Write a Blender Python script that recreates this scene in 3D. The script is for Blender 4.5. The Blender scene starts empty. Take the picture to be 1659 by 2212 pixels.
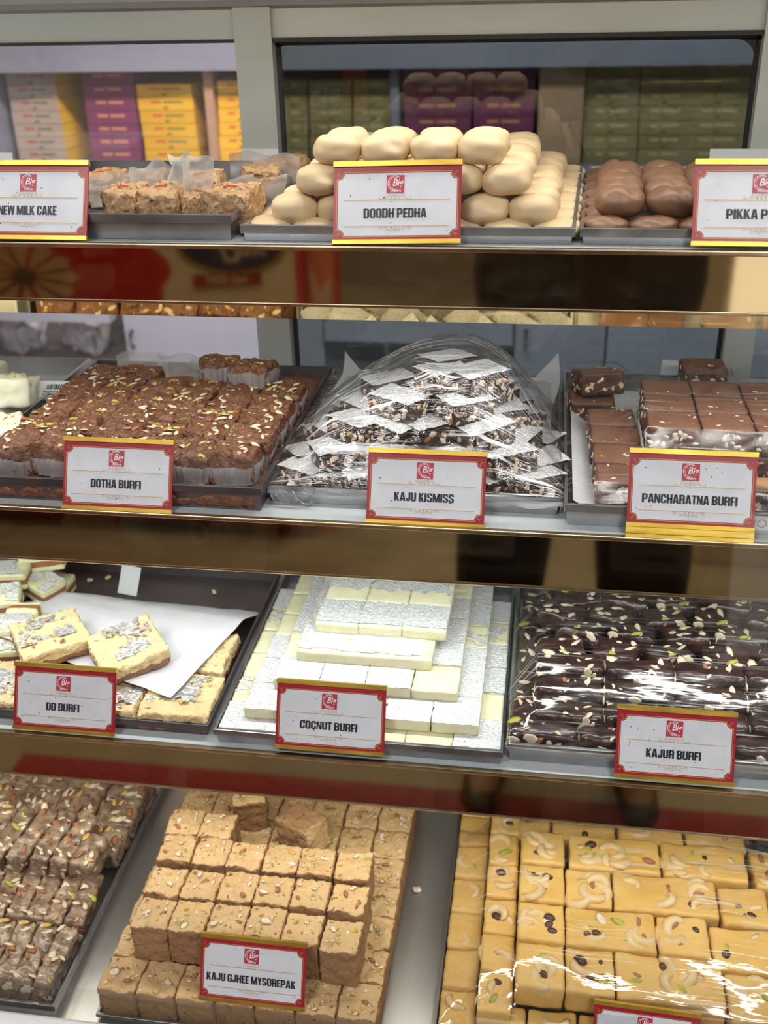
import bpy, bmesh, math, random
import numpy as np
from mathutils import Vector, Matrix, Euler, noise
PI = math.pi
R = math.radians
SC = bpy.context.scene
COL = SC.collection

# ------------------------------------------------------------------ camera
CAMZ = 1.45
F_PX, PITCH, YAW, ROLL = 2267.96, 0.471489, 0.158635, -0.0240132
cy, sy, cp, sp, cr, sr = math.cos(YAW), math.sin(YAW), math.cos(PITCH), math.sin(PITCH), math.cos(ROLL), math.sin(ROLL)
FW = Vector((-sy * cp, cy * cp, -sp))
RT = Vector((cy, sy, 0.0))
UP = RT.cross(FW)
RT, UP = cr * RT + sr * UP, -sr * RT + cr * UP
cam_data = bpy.data.cameras.new('camera')
cam = bpy.data.objects.new('camera', cam_data)
COL.objects.link(cam)
cam.matrix_world = Matrix(((RT.x, UP.x, -FW.x, 0), (RT.y, UP.y, -FW.y, 0), (RT.z, UP.z, -FW.z, CAMZ), (0, 0, 0, 1)))
cam_data.sensor_fit = 'VERTICAL'
cam_data.sensor_height = 36.0
cam_data.sensor_width = 27.0
cam_data.lens = 36.0 * F_PX / 2212.0
cam_data.clip_start = 0.02
cam_data.dof.use_dof = True
cam_data.dof.focus_distance = 0.82
cam_data.dof.aperture_fstop = 7.5
SC.camera = cam

# ------------------------------------------------------------------ world, exposure
SC.view_settings.view_transform = 'Standard'
SC.view_settings.look = 'None'
SC.view_settings.exposure = -0.95
SC.view_settings.gamma = 1.0
SC.view_settings.use_curve_mapping = False
W = bpy.data.worlds.new('room_air')
SC.world = W
W.use_nodes = True
W.node_tree.nodes['Background'].inputs[0].default_value = (0.9, 0.93, 1.0, 1)
W.node_tree.nodes['Background'].inputs[1].default_value = 0.12
SC.cycles.max_bounces = 8
SC.cycles.diffuse_bounces = 3
SC.cycles.glossy_bounces = 4
SC.cycles.transparent_max_bounces = 16
SC.cycles.transmission_bounces = 4
SC.cycles.caustics_reflective = False
SC.cycles.caustics_refractive = False
SC.cycles.sample_clamp_indirect = 4.0
SC.cycles.use_denoising = True

def area_light(name, loc, sx, sy_, power, color, rot=(0, 0, 0), spread=180):
    l = bpy.data.lights.new(name, 'AREA')
    l.shape = 'RECTANGLE'; l.size = sx; l.size_y = sy_; l.energy = power; l.color = color
    l.spread = R(spread)
    o = bpy.data.objects.new(name, l); COL.objects.link(o)
    o.location = loc; o.rotation_euler = rot
    return o
# shelf tops and front edges (z, y)
S1, S2, S3, S4 = CAMZ - .169, CAMZ - .371, CAMZ - .566, CAMZ - .800
Y1, Y2, Y3, Y4 = .731, .696, .654, .525
Q = 1.036   # the pieces on the case floor are this much larger than first measured
# light strips fixed under the case top and under each shelf, lamps of the fixtures built below
area_light('case_top_lamp', (-.10, .80, CAMZ + .040), 1.2, .03, 3.4, (1, .95, .86))
area_light('upper_shelf_lamp', (-.10, Y1 + .035, S1 - .0275), 1.2, .014, 2.2, (1, .98, .93))
area_light('middle_shelf_lamp', (-.10, Y2 + .035, S2 - .0275), 1.2, .014, 2.6, (.95, 1, .96))
area_light('lower_shelf_lamp', (-.10, Y3 + .035, S3 - .0275), 1.2, .014, 1.9, (1, .96, .84))
# ceiling panels of the shop, then added lamps that fill the store room
for lx, ly, pw in ((-.9, -.75, 38), (.75, -.75, 38), (-.9, -2.2, 26), (.75, -2.2, 26)):
    area_light('shop_ceiling_lamp', (lx, ly, 2.66), .55, .55, pw, (1, .985, 1))
area_light('store_fill_lamp', (-.42, 1.42, 1.95), .7, .06, 34, (1, .84, .60), (R(52), 0, 0))  # added out of view to light the box faces and their right sides
area_light('store_fill_lamp', (.25, 1.42, 2.05), .9, .06, 30, (.92, .96, 1), (R(46), 0, 0))  # second added lamp, for the boxes behind the smoked pane
area_light('store_fill_lamp', (-.1, 1.10, .62), 1.1, .05, 9, (.95, 1, 1), (R(100), 0, 0))  # unseen lamp added low behind the counter to brighten the cabinet fronts

# ------------------------------------------------------------------ helpers
def at(px, py, y=None, z=None):
    """point of the place that lies along the photograph's sight line, on the depth y or on the height z"""
    d = RT * ((px - 829.5) / F_PX) - UP * ((py - 1106) / F_PX) + FW
    k = y / d.y if y is not None else (z - CAMZ) / d.z
    return Vector((0, 0, CAMZ)) + d * k

def tag(o, label=None, cat=None, group=None, kind=None):
    if label: o['label'] = label
    if cat: o['category'] = cat
    if group: o['group'] = group
    if kind: o['kind'] = kind
    return o

def thing(name, label, cat, loc=(0, 0, 0), rot=(0, 0, 0), group=None):
    o = bpy.data.objects.new(name, None); COL.objects.link(o)
    o.empty_display_size = .02
    o.location = loc; o.rotation_euler = rot
    return tag(o, label, cat, group)

def link(name, me, parent=None, loc=(0, 0, 0), rot=(0, 0, 0), scale=None):
    o = bpy.data.objects.new(name, me); COL.objects.link(o)
    o.location = loc; o.rotation_euler = rot
    if scale: o.scale = scale
    if parent: o.parent = parent
    return o

class MB:
    def __init__(s): s.v = []; s.f = []; s.m = []
    def add(s, vs, fs, mi=0):
        n = len(s.v); s.v += [tuple(q) for q in vs]
        s.f += [tuple(i + n for i in f) for f in fs]; s.m += [mi] * len(fs)
        return s
    def box(s, a, b, mi=0, mat=None):
        x0, y0, z0 = a; x1, y1, z1 = b
        vs = [Vector(p) for p in ((x0, y0, z0), (x1, y0, z0), (x1, y1, z0), (x0, y1, z0), (x0, y0, z1), (x1, y0, z1), (x1, y1, z1), (x0, y1, z1))]
        if mat: vs = [mat @ p for p in vs]
        return s.add(vs, [(3, 2, 1, 0), (4, 5, 6, 7), (0, 1, 5, 4), (1, 2, 6, 5), (2, 3, 7, 6), (3, 0, 4, 7)], mi)
    def poly(s, pts, z=0.0, mi=0):
        return s.add([(p[0], p[1], z) for p in pts], [tuple(range(len(pts)))], mi)
    def prism(s, pts, z0, z1, mi=0):
        n = len(pts)
        vs = [(p[0], p[1], z0) for p in pts] + [(p[0], p[1], z1) for p in pts]
        fs = [tuple(range(n - 1, -1, -1)), tuple(range(n, 2 * n))] + [(i, (i + 1) % n, n + (i + 1) % n, n + i) for i in range(n)]
        return s.add(vs, fs, mi)
    def ell(s, c, L, Wd, T, rot, mi=0, seg=8, taper=0.0):
        """small ellipsoid, optionally pointed at one end (almond flake, raisin, pistachio)"""
        E = Euler(rot).to_matrix(); c = Vector(c); vs = [c + E @ Vector((0, 0, T))]; fs = []
        for k, (rr, zz) in enumerate(((.62, .78), (1, 0), (.62, -.78))):
            for i in range(seg):
                t = 2 * PI * i / seg; x = math.cos(t); y = math.sin(t)
                y *= 1 - taper * max(0, x)
                vs.append(c + E @ Vector((x * L * rr, y * Wd * rr, zz * T)))
        vs.append(c + E @ Vector((0, 0, -T)))
        for i in range(seg):
            j = (i + 1) % seg
            fs.append((0, 1 + i, 1 + j))
            for k in range(2):
                a = 1 + k * seg
                fs.append((a + i, a + seg + i, a + seg + j, a + j))
            fs.append((1 + 2 * seg + i, len(vs) - 1, 1 + 2 * seg + j))
        return s.add(vs, fs, mi)
    def tube(s, pts, rad, seg=8, mi=0, flat=1.0):
        pts = [Vector(p) for p in pts]; n = len(pts); rs = rad if isinstance(rad, (list, tuple)) else [rad] * n
        vs = []; fs = []; up = Vector((0, 0, 1))
        for i, p in enumerate(pts):
            d = (pts[min(i + 1, n - 1)] - pts[max(i - 1, 0)]).normalized()
            u = d.cross(up)
            if u.length < 1e-4: u = Vector((1, 0, 0))
            u.normalize(); w = u.cross(d)
            for k in range(seg):
                t = 2 * PI * k / seg
                vs.append(p + u * math.cos(t) * rs[i] + w * math.sin(t) * rs[i] * flat)
        for i in range(n - 1):
            for k in range(seg):
                l = (k + 1) % seg
                fs.append((i * seg + k, i * seg + l, (i + 1) * seg + l, (i + 1) * seg + k))
        fs.append(tuple(range(seg - 1, -1, -1))); fs.append(tuple(range((n - 1) * seg, n * seg)))
        return s.add(vs, fs, mi)
    def mesh(s, name, mats, smooth=False):
        me = bpy.data.meshes.new(name)
        me.from_pydata(s.v, [], s.f)
        for m in (mats if isinstance(mats, (list, tuple)) else [mats]): me.materials.append(m)
        me.polygons.foreach_set('material_index', s.m)
        if smooth: me.polygons.foreach_set('use_smooth', [True] * len(s.f))
        me.update()
        return me
    def obj(s, name, mats, parent=None, smooth=False, loc=(0, 0, 0), rot=(0, 0, 0)):
        return link(name, s.mesh(name, mats, smooth), parent, loc, rot)

def bevel(o, w=.001, seg=2):
    m = o.modifiers.new('soft_edges', 'BEVEL'); m.width = w; m.segments = seg; m.limit_method = 'ANGLE'
    return o

# ------------------------------------------------------------------ materials
def mat(name, base, rough=.5, metal=0.0, var=None, vscale=60, vdetail=4, vramp=(.35, .65), bump=None, bscale=200, subs=0,
        coat=0, spec=.5, stretch=None, rvar=0, tint=0, bdetail=3, spots=None, bdist=.002):
    m = bpy.data.materials.new(name); m.use_nodes = True
    N = m.node_tree.nodes; L = m.node_tree.links; b = N['Principled BSDF']
    b.inputs['Base Color'].default_value = (*base, 1)
    b.inputs['Roughness'].default_value = rough; b.inputs['Metallic'].default_value = metal
    b.inputs['Specular IOR Level'].default_value = spec
    if subs:
        b.inputs['Subsurface Weight'].default_value = subs; b.inputs['Subsurface Radius'].default_value = (.006, .004, .0022)
        b.inputs['Subsurface Scale'].default_value = 1.0
    if coat: b.inputs['Coat Weight'].default_value = coat; b.inputs['Coat Roughness'].default_value = .12
    tc = N.new('ShaderNodeTexCoord'); co = tc.outputs['Object']
    if stretch:
        mp = N.new('ShaderNodeMapping'); mp.inputs['Scale'].default_value = stretch
        L.new(co, mp.inputs[0]); co = mp.outputs[0]
    oi = N.new('ShaderNodeObjectInfo')
    def tex(scale, detail):
        t = N.new('ShaderNodeTexNoise'); t.noise_dimensions = '4D'
        t.inputs['Scale'].default_value = scale; t.inputs['Detail'].default_value = detail
        L.new(co, t.inputs['Vector'])
        mu = N.new('ShaderNodeMath'); mu.operation = 'MULTIPLY'; mu.inputs[1].default_value = 37.0
        L.new(oi.outputs['Random'], mu.inputs[0]); L.new(mu.outputs[0], t.inputs['W'])
        return t.outputs['Fac']
    def ramp(fac, a, c):
        r = N.new('ShaderNodeMapRange'); r.inputs['From Min'].default_value = a; r.inputs['From Max'].default_value = c
        L.new(fac, r.inputs['Value']); return r.outputs[0]
    def mix(fac, A, B):
        x = N.new('ShaderNodeMix'); x.data_type = 'RGBA'
        for s, v in ((6, A), (7, B)):
            if isinstance(v, tuple): x.inputs[s].default_value = (*v, 1)
            else: L.new(v, x.inputs[s])
        L.new(fac, x.inputs[0]); return x.outputs[2]
    c = base
    if var: c = mix(ramp(tex(vscale, vdetail), *vramp), base, var)
    if spots:
        sc_, a, e, colr = spots
        c = mix(ramp(tex(sc_, 2), a, e), c, colr)
    if tint:
        hs = N.new('ShaderNodeHueSaturation'); rr = ramp(oi.outputs['Random'], 0, 1)
        mr = N.new('ShaderNodeMapRange'); mr.inputs['To Min'].default_value = 1 - tint; mr.inputs['To Max'].default_value = 1 + tint
        L.new(rr, mr.inputs['Value']); L.new(mr.outputs[0], hs.inputs['Value'])
        if isinstance(c, tuple): hs.inputs['Color'].default_value = (*c, 1)
        else: L.new(c, hs.inputs['Color'])
        c = hs.outputs[0]
    if not isinstance(c, tuple): L.new(c, b.inputs['Base Color'])
    if rvar:
        mr = N.new('ShaderNodeMapRange'); mr.inputs['To Min'].default_value = max(.02, rough - rvar); mr.inputs['To Max'].default_value = rough + rvar
        mr.inputs['From Min'].default_value = .3; mr.inputs['From Max'].default_value = .7
        L.new(tex(vscale * 1.7, 5), mr.inputs['Value']); L.new(mr.outputs[0], b.inputs['Roughness'])
    if bump:
        bp = N.new('ShaderNodeBump'); bp.inputs['Strength'].default_value = bump; bp.inputs['Distance'].default_value = bdist
        L.new(tex(bscale, bdetail), bp.inputs['Height']); L.new(bp.outputs[0], b.inputs['Normal'])
    return m

def emit(name, color, strength):
    m = bpy.data.materials.new(name); m.use_nodes = True
    b = m.node_tree.nodes['Principled BSDF']
    b.inputs['Base Color'].default_value = (*color, 1)
    b.inputs['Emission Color'].default_value = (*color, 1); b.inputs['Emission Strength'].default_value = strength
    return m

def sheer(name, refl_rough, tint=(1, 1, 1), f0=.04, white=0.0, wscale=None, bump=0, stretch=(1, 1, 1), bscale=60, gain=1.0, frost=0.0, streak=0.0, sdir=0.0, slo=.60):
    """thin clear sheet: mostly see-through, mirror-like at grazing angles, optional milky streaks, creases and painted glints"""
    m = bpy.data.materials.new(name); m.use_nodes = True
    N = m.node_tree.nodes; L = m.node_tree.links
    for n in list(N):
        if n.type == 'BSDF_PRINCIPLED': N.remove(n)
    out = N['Material Output']
    tr = N.new('ShaderNodeBsdfTransparent'); tr.inputs[0].default_value = (*tint, 1)
    gl = N.new('ShaderNodeBsdfGlossy'); gl.inputs['Roughness'].default_value = refl_rough
    fr = N.new('ShaderNodeFresnel'); ge = N.new('ShaderNodeNewGeometry')
    io = N.new('ShaderNodeMapRange'); io.inputs['To Min'].default_value = 1.5; io.inputs['To Max'].default_value = 1 / 1.5   # same mirror strength from both faces
    L.new(ge.outputs['Backfacing'], io.inputs['Value']); L.new(io.outputs[0], fr.inputs['IOR'])
    mu = N.new('ShaderNodeMath'); mu.operation = 'MULTIPLY_ADD'; mu.inputs[1].default_value = gain; mu.inputs[2].default_value = f0 - .04
    mu.use_clamp = True
    L.new(fr.outputs[0], mu.inputs[0])
    mx = N.new('ShaderNodeMixShader'); L.new(mu.outputs[0], mx.inputs[0]); L.new(tr.outputs[0], mx.inputs[1]); L.new(gl.outputs[0], mx.inputs[2])
    last = mx.outputs[0]
    tc = N.new('ShaderNodeTexCoord'); mp = N.new('ShaderNodeMapping'); mp.inputs['Scale'].default_value = stretch
    L.new(tc.outputs['Object'], mp.inputs[0])
    if bump:
        t = N.new('ShaderNodeTexNoise'); t.inputs['Scale'].default_value = bscale; t.inputs['Detail'].default_value = 3
        L.new(mp.outputs[0], t.inputs['Vector'])
        bp = N.new('ShaderNodeBump'); bp.inputs['Strength'].default_value = bump; bp.inputs['Distance'].default_value = .002
        L.new(t.outputs['Fac'], bp.inputs['Height'])
        L.new(bp.outputs[0], gl.inputs['Normal']); L.new(bp.outputs[0], fr.inputs['Normal'])
    if white or frost:
        df = N.new('ShaderNodeBsdfDiffuse'); df.inputs[0].default_value = (.85, .87, .9, 1)
        tl = N.new('ShaderNodeBsdfTranslucent'); tl.inputs[0].default_value = (.85, .87, .9, 1)
        ad = N.new('ShaderNodeMixShader'); ad.inputs[0].default_value = .4
        L.new(df.outputs[0], ad.inputs[1]); L.new(tl.outputs[0], ad.inputs[2])
        m2 = N.new('ShaderNodeMixShader')
        if white:
            t2 = N.new('ShaderNodeTexNoise'); t2.inputs['Scale'].default_value = wscale or bscale; t2.inputs['Detail'].default_value = 4
            L.new(mp.outputs[0], t2.inputs['Vector'])
            mr = N.new('ShaderNodeMapRange'); mr.inputs['From Min'].default_value = .54; mr.inputs['From Max'].default_value = .75
            mr.inputs['To Min'].default_value = frost; mr.inputs['To Max'].default_value = white
            L.new(t2.outputs['Fac'], mr.inputs['Value']); L.new(mr.outputs[0], m2.inputs[0])
        else: m2.inputs[0].default_value = frost
        L.new(last, m2.inputs[1]); L.new(ad.outputs[0], m2.inputs[2]); last = m2.outputs[0]
    if streak:
        # glints of fine stretched creases, painted on as rough white streaks
        m3 = N.new('ShaderNodeMapping'); m3.inputs['Scale'].default_value = (7, 260, 7); m3.inputs['Rotation'].default_value = (0, 0, sdir)
        L.new(tc.outputs['Object'], m3.inputs[0])
        t3 = N.new('ShaderNodeTexNoise'); t3.inputs['Scale'].default_value = 1.6; t3.inputs['Detail'].default_value = 2; L.new(m3.outputs[0], t3.inputs['Vector'])
        t4 = N.new('ShaderNodeTexNoise'); t4.inputs['Scale'].default_value = 16; t4.inputs['Detail'].default_value = 2; L.new(tc.outputs['Object'], t4.inputs['Vector'])
        r3 = N.new('ShaderNodeMapRange'); r3.inputs['From Min'].default_value = slo; r3.inputs['From Max'].default_value = slo + .10; L.new(t3.outputs['Fac'], r3.inputs['Value'])
        r4 = N.new('ShaderNodeMapRange'); r4.inputs['From Min'].default_value = .42; r4.inputs['From Max'].default_value = .62; r4.inputs['To Max'].default_value = streak; L.new(t4.outputs['Fac'], r4.inputs['Value'])
        mm = N.new('ShaderNodeMath'); mm.operation = 'MULTIPLY'; L.new(r3.outputs[0], mm.inputs[0]); L.new(r4.outputs[0], mm.inputs[1])
        g2 = N.new('ShaderNodeBsdfGlossy'); g2.inputs['Roughness'].default_value = .42; d2 = N.new('ShaderNodeBsdfDiffuse'); d2.inputs[0].default_value = (.8, .82, .84, 1)
        a2 = N.new('ShaderNodeMixShader'); a2.inputs[0].default_value = .5; L.new(g2.outputs[0], a2.inputs[1]); L.new(d2.outputs[0], a2.inputs[2])
        x3 = N.new('ShaderNodeMixShader'); L.new(mm.outputs[0], x3.inputs[0]); L.new(last, x3.inputs[1]); L.new(a2.outputs[0], x3.inputs[2]); last = x3.outputs[0]
    L.new(last, out.inputs['Surface'])
    return m

STEEL = mat('worn_tray_steel', (.36, .36, .38), .34, .9, var=(.22, .22, .235), vscale=18, rvar=.12, bump=.05, bscale=90)
STEEL_DARK = mat('dark_tray_steel', (.15, .14, .15), .42, .75, var=(.09, .085, .095), vscale=14, rvar=.1)
STEEL_LIGHT = mat('bright_tray_steel', (.52, .54, .55), .32, .9, var=(.38, .39, .41), vscale=18, rvar=.1)
FLOOR_STEEL = mat('brushed_case_floor_steel', (.62, .61, .60), .36, .9, var=(.46, .45, .45), vscale=9, rvar=.1, stretch=(1, .06, 1), bump=.12, bscale=300)
SHELF_TOP = mat('grey_white_shelf_sheet', (.58, .62, .64), .3, .1, var=(.50, .54, .56), vscale=8, rvar=.08)
BRASS = mat('polished_brass_fascia', (.47, .375, .235), .035, 1.0, var=(.42, .33, .205), vscale=8, stretch=(.15, 1, 1), rvar=.012)
BRASS_EDGE = mat('worn_brass_edge', (.62, .50, .34), .25, 1.0, var=(.40, .31, .19), vscale=40)
BRASS_LIP = mat('bright_brass_lip', (.80, .64, .32), .05, 1.0)
ALU = mat('grey_green_aluminium', (.60, .635, .60), .46, .2, var=(.50, .53, .50), vscale=10, stretch=(.4, 1, 1), rvar=.08)
GASKET = mat('black_rubber_gasket', (.02, .02, .022), .55)
GOLD = mat('gold_foil_rail', (.80, .55, .10), .34, .85, var=(.62, .40, .06), vscale=120, stretch=(.2, 1, 1), rvar=.1, bump=.08, bscale=160)
TAG_RED = mat('crimson_card', (.42, .012, .035), .32, var=(.36, .010, .03), vscale=40)
TAG_WHITE = mat('off_white_card', (.74, .765, .83), .38, var=(.66, .685, .75), vscale=60, vramp=(.4, .75))
TAG_GOLD = mat('gold_ink', (.62, .36, .09), .45, .3)
TAG_FAINT = mat('pale_gold_ink', (.60, .50, .33), .5)
TAG_BLACK = mat('black_ink', (.012, .012, .02), .45)
TAG_LOGO = mat('logo_red_ink', (.50, .03, .07), .4)
TAG_LOGO_W = mat('white_ink', (.85, .82, .83), .4)
SPECK = mat('brown_specks', (.12, .05, .03), .7)
PAPER = mat('white_parchment', (.74, .74, .77), .55, var=(.66, .66, .70), vscale=30, bump=.15, bscale=40)
CUP = sheer('pale_baking_paper', .4, (.86, .84, .86), f0=.04, frost=.42, white=.75, wscale=40, stretch=(1, 1, .2), bscale=60)
WAXED = sheer('waxed_paper', .35, (.92, .92, .92), f0=.06, frost=.5, white=.8, wscale=30, bump=.2, bscale=40)
CARD = mat('plain_white_card', (.74, .76, .79), .5, var=(.68, .70, .73), vscale=30)
SILVER_DD = mat('worn_silver_leaf', (.82, .82, .82), .22, .45, var=(.40, .37, .32), vscale=260, vramp=(.42, .62), bump=.9, bscale=500, bdetail=2, bdist=.0014)
SILVER = mat('silver_leaf_foil', (.93, .94, .95), .24, .35, var=(.50, .51, .53), vscale=520, vramp=(.52, .74), bump=1.0, bscale=620, bdetail=3, bdist=.0022)
LED = emit('lit_led_diffuser', (1, .97, .9), 6.0)
WHITE_PAINT = mat('white_paint', (.72, .72, .73), .5)

FILM = sheer('cling_film', .09, (.985, .985, .99), f0=.06, white=.16, wscale=9, bump=.45, stretch=(6, 40, 6), bscale=14, gain=1.4, streak=1.0, sdir=R(-22), slo=.545)
FILM_P = sheer('cling_film_slanting', .16, (.985, .985, .985), f0=.05, white=.08, wscale=7, bump=.10, stretch=(7, 20, 7), bscale=6, gain=.7, streak=.40, sdir=R(-40))
FILM_K = sheer('cling_film_level', .10, (.985, .985, .985), f0=.06, white=.10, wscale=7, bump=.14, stretch=(5, 22, 5), bscale=6, gain=1.1, streak=.55, sdir=R(6))
FILM_CALM = sheer('cling_film_taut', .075, (.985, .985, .985), f0=.06, white=.10, wscale=7, bump=.18, stretch=(6, 18, 6), bscale=6, gain=1.5, streak=.6, sdir=R(24))
CASE_GLASS = sheer('clear_case_glass', .0, (.985, .99, .985), f0=.04, gain=.8)
PANE_CLEAR = sheer('clear_back_pane', .02, (.93, .90, .94), f0=.05, gain=1.0, frost=.035)  # slight frost paints in the pale haze of mirrored light
PANE_TINT = sheer('smoked_back_pane', .012, (.42, .45, .46), f0=.06, gain=1.0, white=.05, wscale=12)

# ------------------------------------------------------------------ the shop: floor, ceiling, walls
def struct(name, a, b, m):
    o = MB().box(a, b).obj(name, m); o['kind'] = 'structure'; return o
TILE = mat('olive_brown_floor_tile', (.34, .29, .19), .38, var=(.24, .20, .13), vscale=5, rvar=.08)
WALLP = mat('cream_wall_paint', (.62, .55, .44), .7, var=(.55, .49, .39), vscale=3)
WALLB = mat('dull_brown_wall', (.30, .235, .16), .7, var=(.24, .19, .13), vscale=3)
CEILP = mat('white_ceiling_paint', (.78, .78, .76), .8)
struct('floor', (-4, -4, -.05), (4, 4, 0), TILE)
struct('ceiling', (-4, -4, 2.8), (4, 4, 2.85), CEILP)
struct('wall_front', (-4, -4.05, 0), (4, -4, 2.8), WALLB)
struct('wall_back', (-4, 2.62, 0), (4, 2.67, 2.8), WALLP)
struct('wall_left', (-4.05, -4, 0), (-4, 4, 2.8), WALLB)
struct('wall_right', (4, -4, 0), (4.05, 4, 2.8), WALLB)
o = MB().box((-3.4, -3.99, 1.98), (-1.15, -3.97, 2.74)).obj('haze_panel', emit('added_haze_glow', (1, .86, .93), .55)); o['kind'] = 'structure'  # glowing panel added so its reflection hazes the front glass
for k, x in enumerate((-3.4, -2.52, -1.30)):
    o = MB().box((x, -3.97, 1.94), (x + .16, -3.92, 2.76)).obj('trim_%d' % (k + 2), WHITE_PAINT); o['kind'] = 'structure'
struct('trim_1', (-4, 2.60, 0), (4, 2.62, .08), WHITE_PAINT)
for i, (lx, ly, wh) in enumerate(((-.9, -.75, 'above the left of the counter'), (.75, -.75, 'above the right of the counter'), (-.9, -2.2, 'over the far left of the shop floor'), (.75, -2.2, 'over the far right of the shop floor'))):
    t = thing('ceiling_light', 'square white ceiling light panel ' + wh, 'ceiling light', (lx, ly, 2.7), group='square ceiling lights')
    bevel(MB().box((-.31, -.31, 0), (.31, .31, .1)).obj('frame', WHITE_PAINT, t), .004)
    MB().box((-.28, -.28, -.008), (.28, .28, 0)).obj('diffuser', LED, t)

# ------------------------------------------------------------------ counter and display case
XL, XR = -.74, .46
MARBLE = mat('white_speckled_sill', (.70, .70, .73), .35, var=(.62, .62, .66), vscale=20, spots=(420, .70, .74, (.03, .03, .04)))
t = thing('counter', 'white counter plinth under the glass display case', 'counter', (0, 0, 0))
MB().box((XL, .50, 0), (XR, 1.06, S4 - .03)).obj('plinth', WHITE_PAINT, t)
bevel(MB().box((XL - .02, .485, S4 - .03), (XR + .02, .556, S4 + .0112)).obj('sill', MARBLE, t), .003)
o = MB().box((XL, .557, S4 - .03), (XR, 1.03, S4)).obj('case_floor', FLOOR_STEEL)
tag(o, 'brushed steel floor sheet at the bottom of the display case', 'case floor')

t = thing('display_case_top', 'flat metal top of the display case above the highest shelf', 'case top', (0, 0, CAMZ + .05))
MB().box((XL, .66, .005), (XR, 1.07, .02)).obj('panel', ALU, t)
for i, (z, y, nm) in enumerate(((CAMZ + .044, .80, 'top panel of the case'), (S1 - .024, Y1 + .035, 'uppermost shelf'), (S2 - .024, Y2 + .035, 'middle shelf'), (S3 - .024, Y3 + .035, 'third shelf, lowest of the raised ones'))):
    t = thing('led_strip', 'slim white light strip fixed under the ' + nm, 'light strip', (-.10, y, z), group='light strips inside the case')
    MB().box((-.61, -.010, 0), (.61, .010, .010)).obj('channel', ALU, t)
    MB().box((-.60, -.006, -.0025), (.60, .006, 0)).obj('diffuser', LED, t)

def shelf(name, label, S, Y, lip, fh):
    t = thing('display_shelf', label, 'shelf', (0, Y, S), group='display shelves with brass fronts')
    MB().box((XL, .004, -.012), (XR, 1.018 - Y, 0)).obj('board', SHELF_TOP, t)
    MB().box((XL, 0, -fh), (XR, .004, -.0030)).obj('fascia', BRASS, t)
    e = MB().box((XL, -.0012, -.0030), (XR, .0042, .0006)).obj('front_edge', BRASS_EDGE, t); bevel(e, .0008)
    f = MB().box((XL, -.0006, -fh - .0022), (XR, .0046, -fh + .0004)).obj('fold_line', BRASS_EDGE, t); bevel(f, .0006)
    if lip:
        a = R(14)
        MB().add([(XL, .0035, -fh - .002), (XR, .0035, -fh - .002), (XR, .0035 + lip * .84, -fh - .002 - lip), (XL, .0035 + lip * .84, -fh - .002 - lip),
                  (XL, .0055, -fh - .002), (XR, .0055, -fh - .002), (XR, .0055 + lip * .84, -fh - .002 - lip), (XL, .0055 + lip * .84, -fh - .002 - lip)],
                 [(0, 3, 2, 1), (4, 5, 6, 7), (3, 7, 6, 2), (0, 4, 7, 3), (1, 2, 6, 5)]).obj('lower_lip', BRASS_LIP, t)
    return t
shelf('a', 'uppermost shelf with a polished brass front, carrying the milk cake and pedha trays', S1, Y1, .0140, .0415)
shelf('b', 'middle shelf with a polished brass front, carrying the dotha burfi and kaju kismiss trays', S2, Y2, .0055, .0455)
shelf('c', 'third shelf with a polished brass front, carrying the coconut burfi tray', S3, Y3, 0, .044)
for x, nm in ((XL - .012, 'left'), (XR, 'right')):
    o = MB().box((x, .53, S4), (x + .012, 1.05, CAMZ + .05)).obj('case_end_panel', ALU)
    tag(o, 'grey metal end panel closing the %s end of the display case' % nm, 'end panel')
    o['group'] = 'end panels of the case'
# sloping front glass and the low glass kerb behind the sill
t = thing('front_glass', 'large clear sloping glass pane closing the front of the display case', 'glass pane', (0, .525, S4 + .0118))
MB().add([(XL, 0, 0), (XR, 0, 0), (XR, .145, .836), (XL, .145, .836)], [(0, 1, 2, 3)]).obj('pane', CASE_GLASS, t)
t = thing('glass_kerb', 'low clear glass upstand along the front of the case floor', 'glass edge', (0, .5580, S4))
KG = sheer('kerb_glass', .3, (.90, .90, .88), f0=.04, gain=.25)
MB().box((XL, 0, 0), (XR, .004, .0425)).obj('strip', KG, t)

# rear sliding frame with its two panes
YB = 1.022
t = thing('rear_sliding_frame', 'grey green aluminium rear frame of the display case with two sliding windows', 'frame', (0, YB, 0))
zt = CAMZ - .0495
MB().box((XL, .006, zt), (XR, .03, CAMZ + .05)).obj('top_rail', ALU, t)
MB().box((XL, -.004, CAMZ - .021), (XR, .006, CAMZ - .016)).obj('seam_strip', mat('dull_purple_grey_trim', (.27, .24, .26), .5, .3), t)
MB().box((-.292, 0, S4), (-.257, .03, CAMZ - .0175)).obj('post', ALU, t)
MB().box((.176, 0, S4), (.204, .03, CAMZ - .017)).obj('post', ALU, t)
MB().box((-.2575, .003, zt - .002), (.1765, .012, zt + .0018)).obj('joint_shadow_strip', GASKET, t)
MB().box((XL, .004, zt - .002), (-.2915, .012, zt + .001)).obj('joint_shadow_strip', GASKET, t)
MB().box((XL, .006, S4), (XR, .03, S4 + .05)).obj('bottom_rail', ALU, t)
g = MB()
x0, x1, z0, z1, th, rr = -.257, .176, S4 + .05, zt - .002, .0035, .018
g.box((x0, .014, z0), (x0 + th, .022, z1)).box((x1 - th, .014, z0), (x1, .022, z1)).box((x0, .014, z1 - th), (x1, .022, z1))
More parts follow.
